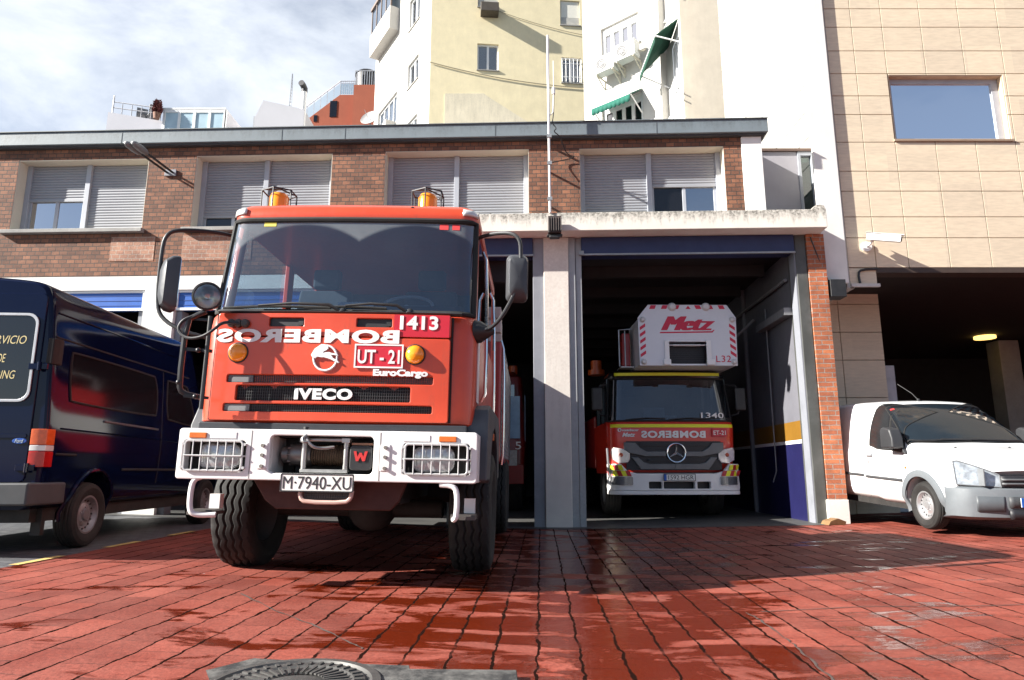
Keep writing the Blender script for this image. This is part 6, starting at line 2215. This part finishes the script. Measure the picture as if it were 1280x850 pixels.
lbow(text('model_text', '99.410', (.75, .98, 1.40, 1.44), .168, LETTER, LT, th=.003)) if False else None
lbow(text('maker_text', 'rosenbauer', (-.92, -.62, 1.555, 1.60), .170, LETTER, LT, bold=.03, th=.003, shear=.1))
q = MB().tube([(-.965 + math.cos(2 * PI * i / 16) * .026, .164, 1.58 + math.sin(2 * PI * i / 16) * .026) for i in range(16)], .008, 5, closed=True)
lbow(q.build('maker_mark', LETTER, LT), sub=False)
lbow(text('maker_text', 'Metz', (-.92, -.68, 1.455, 1.53), .170, LETTER, LT, bold=.04, shear=.35, th=.003))
text('number', '1340', (.55, .98, 1.80, 1.90), .215, LETTER, LT, bold=.01, th=.003)
o = [c for c in LT.children if c.name.startswith('number')][-1]
for v in o.data.vertices:
    v.co.y = lws(1.80, .84 * v.co.x / .945, 0).y - .022 + (v.co.y - .215) + (.12 * max(0, v.co.x - .9))
# grille: grey wings around a star badge
gr = lbox('grille', -.86, .86, .135, .18, .86, 1.375, INK)
GWING = M('grille_wing_grey', (.13, .135, .14), .4, .2, var=.15)
def wing(pts, y0, y1):
    for s in (-1, 1):
        lbow(MB().prism([(s * x, z) for x, z in pts], 'y', y0, y1).build('grille_wing', GWING, gr, .012))
wing([(.16, 1.19), (.50, 1.19), (.62, 1.26), (.70, 1.345), (.90, 1.355), (.90, 1.22), (.82, 1.16), (.66, 1.13), (.50, 1.10), (.16, 1.10)], .095, .15)
wing([(.0, .87), (.60, .87), (.66, .93), (.78, 1.09), (.66, 1.09), (.56, 1.0), (.45, .97), (.0, .97)], .095, .15)
lbox('grille_bar', -.5, .5, .11, .14, 1.02, 1.05, INK, gr)
lbox('intake_top', -.62, .62, .115, .14, 1.29, 1.35, INK, gr)
e = child('star_badge', LT)
cx, cz, rr0 = .03, 1.165, .165
MB().tube([(cx + math.cos(2 * PI * i / 40) * rr0, .06, cz + math.sin(2 * PI * i / 40) * rr0) for i in range(40)], .016, 8, closed=True).build('ring', CHROME, e)
q = MB()
for a in (90, 210, 330):
    t = R(a)
    d = Vector((math.cos(t), 0, math.sin(t))); n_ = Vector((-math.sin(t), 0, math.cos(t)))
    c_ = Vector((cx, .05, cz))
    q.add([c_ + n_ * .026, c_ + d * rr0, c_ - n_ * .026, c_ + Vector((0, -.022, 0)), c_ + Vector((0, .02, 0))], [(0, 1, 3), (1, 2, 3), (0, 4, 1), (1, 4, 2), (2, 4, 0, 3)])
q.build('star', CHROME, e)
MB().cyl((cx, .085, cz), (cx, .1, cz), rr0, n=32).build('badge_disc', INK, e)
# head lamps
for s in (-1, 1):
    e = child('turn_signal', LT)
    pts = [(.80, 1.21), (1.09, 1.27), (1.13, 1.20), (1.10, 1.04), (1.0, .98), (.84, .985), (.80, 1.05)]
    o = MB().prism([(s * x, z) for x, z in pts], 'y', .10, .17).build('lamp_glass', M('milky_lamp', (.60, .55, .54), .15, .2, coat=.6, var=.2, vs=15), e, .02)
    lbow(o)
    o = MB().sphere((s * .96, .115, 1.13), .04, 12, 8).build('bulb', M('lamp_red_core', (.5, .08, .03), .3), e)
    lbow(o, sub=False)
# white bumper with chevron corners
def bend(o):
    return lbow(o, .06, .92)
bm_ = bend(plate('bumper', [(-1.19, .50), (1.19, .50), (1.20, .56), (1.19, .72), (1.19, .97), (.98, .97), (.86, .84), (.70, .80), (-.70, .80), (-.86, .84), (-.98, .97), (-1.19, .97), (-1.19, .72), (-1.20, .56)],
                   [rr(-.50, -.27, .535, .655, .02), rr(-.24, .31, .535, .655, .02), rr(.36, .60, .535, .655, .02)], .02, .12, WTRUCK, LT, .015))
lbox('bumper_lip', -1.19, 1.19, .015, .16, .43, .497, WTRUCK, LT, .012)
lbox('bumper_dark', -1.1, 1.1, .15, .35, .5, .82, INK, LT)
for s in (-1, 1):
    e = child('headlight', LT)
    o = MB().prism(rr(min(s * .78, s * 1.15), max(s * .78, s * 1.15), .60, .745, .02), 'y', -.005, .03).build('lamp_glass', LENS, e, .004)
    bend(o)
    q = MB()
    for i in range(17):
        x = .79 + i * .0225
        q.box(min(s * x, s * (x + .009)), max(s * x, s * (x + .009)), -.014, -.004, .605, .74)
    o = q.build('lamp_guard', M('guard_dark', (.10, .10, .11), .4, .4), e)
    bend(o)
    ch = MB()
    N = 5
    for i in range(N):
        xa = .80 + i * .076
        ch.mat(0 if i % 2 else 1).prism([(s * xa, .755), (s * (xa + .076), .755), (s * (xa + .115), .85), (s * (xa + .039), .85)][::(1 if s > 0 else -1)], 'y', .0, .019)
    for i in range(3):
        xa = .94 + i * .076
        ch.mat(1 if i % 2 else 0).prism([(s * xa, .86), (s * (xa + .076), .86), (s * (xa + .10), .95), (s * (xa + .03), .95)][::(1 if s > 0 else -1)], 'y', .0, .019)
    o = ch.build('chevrons', [NEON, M('chevron_red', (.40, .01, .02), .4)], LT)
    bend(o)
e = child('number_plate', LT)
o = MB().box(-.245, .315, -.075, -.055, .675, .79).build('plate', PLATEW, e, .004)
MB().box(-.243, -.195, -.0775, -.0745, .68, .785).build('country_strip', SIGNB, e)
text('plate_text', '1592 HGR', (-.165, .285, .695, .77), -.0755, INK, e, bold=.0, th=.002)
plate('plate_rim', rr(-.25, .32, .67, .795, .01), [rr(-.24, .31, .68, .785, .006)], -.078, .004, INK, e)
# wipers, mirrors, roof gear
q = MB()
for a, c in ((-.75, -.1), (-.05, .6), (.35, .95)):
    q.tube([lws(1.77, a, .02), lws(1.80, (a + c) / 2, .03), lws(1.79, c, .02)], .010, 6)
q.build('wiper', INK, LT)
for s in (-1, 1):
    e = child('mirror', LT)
    MB().tube([(s * 1.13, .5, 2.45), (s * 1.32, .35, 2.42), (s * 1.34, .35, 1.9), (s * 1.15, .5, 1.85)], .016, 8, smooth=1).build('mirror_arm', INK, e)
    MB().box(s * 1.34 - .10, s * 1.34 + .10, .30, .38, 1.95, 2.38).build('mirror_shell', BLACK, e, .03)
MB().tube([(-1.13, .18, .62), (-1.19, .16, 1.0), (-1.2, .17, 1.25)], .02, 8).build('grab_rail', M('rail_grey', (.3, .3, .31), .4, .5), LT)
MB().box(-1.15, 1.15, 2.3, 9.0, .9, 2.0).build('equipment_body', DRED, LT, .03)
MB().box(-.8, .8, .5, 9.0, .5, .9).build('chassis', SOOT, LT)
for s in (-1, 1):
    for y in (1.35, 5.6):
        wheel(LT, s * .98, y, .48, .30, s, M('wheel_rim_grey', (.2, .2, .2)), 'disc', 'plain')
# ladder and rescue cage
b = MB()
for s in (-1, 1):
    for z, h in ((2.86, .10), (3.25, .07)):
        b.bar((.25 + s * .42, .25, z), (.25 + s * .42, 8.6, z + .1), .07, h)
    for i in range(16):
        y = .4 + i * .5
        b.bar((.25 + s * .42, y, 2.9), (.25 + s * .42, y + .25, 3.25), .03, .03).bar((.25 + s * .42, y + .25, 3.25), (.25 + s * .42, y + .5, 2.9), .03, .03)
for i in range(26):
    b.bar((-.15, .4 + i * .31, 2.9), (.65, .4 + i * .31, 2.9), .035, .035)
b.build('ladder', ALU, LT)
MB().box(-.5, 1.0, 6.2, 8.0, 2.0, 2.85).build('turntable', DRED, LT, .05)
cg = child('rescue_cage', LT)
ox = [(-.625, 2.71), (-.10, 2.71), (-.10, 3.15), (.60, 3.15), (.60, 2.71), (1.145, 2.71), (1.165, 3.60), (1.005, 3.84), (-.44, 3.84), (-.635, 3.60)]
CAGE = M('cage_white_alu', (.66, .67, .70), .4, .15, var=.06, vs=3, dirt=.12)
plate('front_panel', ox, [], -.22, .04, CAGE, cg, .006)
b = MB()
b.box(-.625, -.60, -.18, .75, 2.73, 3.58).box(1.13, 1.155, -.18, .75, 2.73, 3.58).box(-.6, 1.13, .72, .75, 2.73, 3.5).box(-.6, 1.13, -.18, .75, 2.72, 2.75)
b.build('side_panel', CAGE, cg)
q = MB()
for i in range(11):
    q.box(-.09, .59, -.10 + i * .001, -.08, 2.75 + i * .036, 2.775 + i * .036)
q.box(-.1, .6, -.08, .2, 2.74, 3.14)
q.build('gate_slats', INK, cg)
q = MB().box(-.17, -.085, -.245, -.222, 2.74, 3.17).box(.59, .675, -.245, -.222, 2.74, 3.17).box(-.20, -.07, -.28, -.222, 2.72, 2.82).box(.58, .72, -.28, -.222, 2.72, 2.82)
q.box(0, .50, -.19, -.16, 3.075, 3.11)
q.build('gate_post', WHITE, cg, .008)
q = MB()
q.tube([(-.08, -.2, 3.09), (.60, -.2, 3.09)], .012, 6)
for x, z in ((-.55, 3.56), (1.09, 3.56), (-.55, 2.78), (1.08, 2.78)):
    q.lathe([(.001, -.06), (.03, -.058), (.05, -.03), (.055, 0)], (x, -.22, z), (0, 1, 0), 14)
for x in (.0, .62):
    q.lathe([(.001, -.06), (.05, -.055), (.075, -.02), (.08, 0)], (x, -.22, 3.80), (0, 1, 0), 14)
q.build('cage_lamp', M('lamp_white_dome', (.6, .6, .6), .3), cg)
CR = M('cage_red', (.55, .012, .05), .4, var=.05)
q = MB()
for s, x0 in ((-1, -.605), (1, 1.03)):
    for i in range(5):
        z = 2.86 + i * .125
        sl = .07
        a, c = x0, x0 + .10
        q.prism([(a, z + (sl if s > 0 else 0)), (c, z + (0 if s > 0 else sl)), (c, z + .06 + (0 if s > 0 else sl)), (a, z + .06 + (sl if s > 0 else 0))], 'y', -.2245, -.219)
for i in range(7):
    x = -.42 + i * .215
    d = .03 if i < 3 else (-.03 if i > 3 else 0)
    q.prism([(x, 3.76), (x + .10, 3.76), (x + .10 + d, 3.83), (x + d, 3.83)] if i != 3 else [(x + .02, 3.76), (x + .12, 3.76), (x + .07, 3.82)], 'y', -.2245, -.219)
q.build('hazard_stripes', CR, cg)
def heavy(name, s, rc, y, m, parent, shear, step, n):
    """heavy lettering: the same word laid down n times side by side, each a hair in front of the last"""
    base = None
    bm = bmesh.new()
    for i in range(n):
        x0, x1, z0, z1 = rc
        o = text(name, s, (x0 + step * i, x1 - step * (n - 1 - i), z0, z1), y - .0008 * i, m, None, shear=shear, th=.003)
        bm.from_mesh(o.data)
        me = o.data
        bpy.data.objects.remove(o)
        bpy.data.meshes.remove(me)
    me = bpy.data.meshes.new(name)
    bm.to_mesh(me)
    bm.free()
    me.materials.append(m)
    return link(name, me, parent, 0, 2, 30)
heavy('maker_text', 'Metz', (-.22, .78, 3.36, 3.62), -.2215, CR, cg, .45, .014, 6)
MB().prism([(-.245, 3.305), (.72, 3.32), (.76, 3.37), (.735, 3.37), (.71, 3.345), (-.235, 3.33)], 'y', -.2245, -.219).build('underline', CR, cg)
text('number', 'L32', (.76, 1.03, 2.775, 2.895), -.2215, CR, cg, bold=.0, th=.004, spacing=1.1)
q = MB().box(-.90, -.66, .2, .7, 2.74, 2.76).tube([(-.92, .2, 2.76), (-.92, .2, 3.45), (-.68, .2, 3.47)], .014, 6).tube([(-.80, .25, 2.76), (-.80, .25, 3.45)], .012, 6)
q.build('side_rail', ALU, cg)
MB().box(-.84, -.68, .35, .55, 2.78, 3.42).build('rescue_pack', DRED, cg, .02)
e = child('beacon', LT)
MB().cyl((-1.2, 1.4, 2.76), (-1.2, 1.4, 2.86), .17, n=18).cyl((-1.2, 1.4, 2.86), (-1.2, 1.4, 3.05), .11, n=18).build('beacon_lens', M('dim_orange_lens', (.42, .07, .012), .3), e)

# ------------------------------------------------------------------ another engine deep in the left bay
RE = thing('parked_fire_engine', 'dark red fire engine parked in the unlit left bay beside the pillar', 'fire engine', (-.95, 14.6, .03), (0, 0, R(-2)))
b = loft_rings([cab_ring(z, y, h, 6.5, .15) for z, y, h in [(.7, .1, 1.2), (1.5, .08, 1.22), (2.9, .3, 1.15), (3.05, .5, 1.0)]])
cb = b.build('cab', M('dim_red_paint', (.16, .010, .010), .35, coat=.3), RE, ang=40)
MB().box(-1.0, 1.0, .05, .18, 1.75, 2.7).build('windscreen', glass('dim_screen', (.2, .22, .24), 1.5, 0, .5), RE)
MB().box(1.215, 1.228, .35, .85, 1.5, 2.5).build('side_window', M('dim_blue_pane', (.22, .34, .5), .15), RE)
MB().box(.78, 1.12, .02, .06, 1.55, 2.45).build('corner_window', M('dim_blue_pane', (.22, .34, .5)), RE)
MB().box(-1.2, 1.2, -.1, .1, .6, 1.0).build('bumper', M('dim_red_paint', (.30, .014, .014)), RE, .02)
MB().box(.86, 1.06, -.11, .0, .98, 1.3).build('headlight', LENS, RE)
text('number', '5', (1.02, 1.14, 1.32, 1.48), .05, LETTER, RE, th=.01)
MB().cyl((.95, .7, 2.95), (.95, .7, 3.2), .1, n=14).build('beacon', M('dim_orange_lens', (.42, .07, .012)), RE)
for s in (-1, 1):
    wheel(RE, s * 1.0, 1.3, .5, .3, s, M('wheel_rim_grey', (.2, .2, .2)), 'disc', 'plain')
    wheel(RE, s * 1.0, 5.2, .5, .3, s, M('wheel_rim_grey', (.2, .2, .2)), 'disc', 'plain')

# ------------------------------------------------------------------ manhole cover in a cement patch at the front edge
CEM = NB('weathered_cement')
v = CEM.coord()
n1 = CEM.noise(v, 6, 7, .7); n2 = CEM.noise(v, 30, 5, .7)
c = CEM.mix(CEM.ramp(n1, .40, .58), (.10, .096, .09), (.012, .012, .013))
c = CEM.mix(CEM.ramp(n2, .5, .75), c, (.07, .066, .062))
CEM.set(Base_Color=c, Roughness=.85)
CEM.bump(n2, .5, .01)
MH = thing('manhole_cover', 'round cast iron manhole cover set in a grey cement patch among red paving', 'manhole cover', (-.90, 2.985, dz(-.9, 3.0) + .002), (R(.9), 0, 0))
pp = [(-.62, -.60), (.95, -.60), (.92, .22), (.45, .235), (.44, .285), (.05, .33), (-.30, .40), (-.42, .24), (-.66, .02)]
MB().prism(pp, 'z', -.04, .007).build('cement_patch', CEM.m, MH, .004)
b = MB().lathe([(.36, .007), (.36, .016), (.325, .018), (.315, .006), (.30, .006), (.295, .016), (.25, .017), (.24, .010), (.12, .010), (.11, .016), (.001, .016)], (0, 0, 0), (0, 0, 1), 56)
IRON = M('worn_cast_iron', (.10, .097, .093), .5, .5, var=.35, vs=8, dirt=.5)
b.build('cover', IRON, MH)
q = MB()
for i in range(36):
    a = 2 * PI * i / 36
    for r0, r1, w in ((.252, .29, .007), (.13, .23, .006)):
        d = Vector((math.cos(a), math.sin(a), 0))
        q.bar(d * r0 + Vector((0, 0, .019)), d * r1 + Vector((0, 0, .019)), w * 2, .007)
q.build('raised_ribs', IRON, MH)
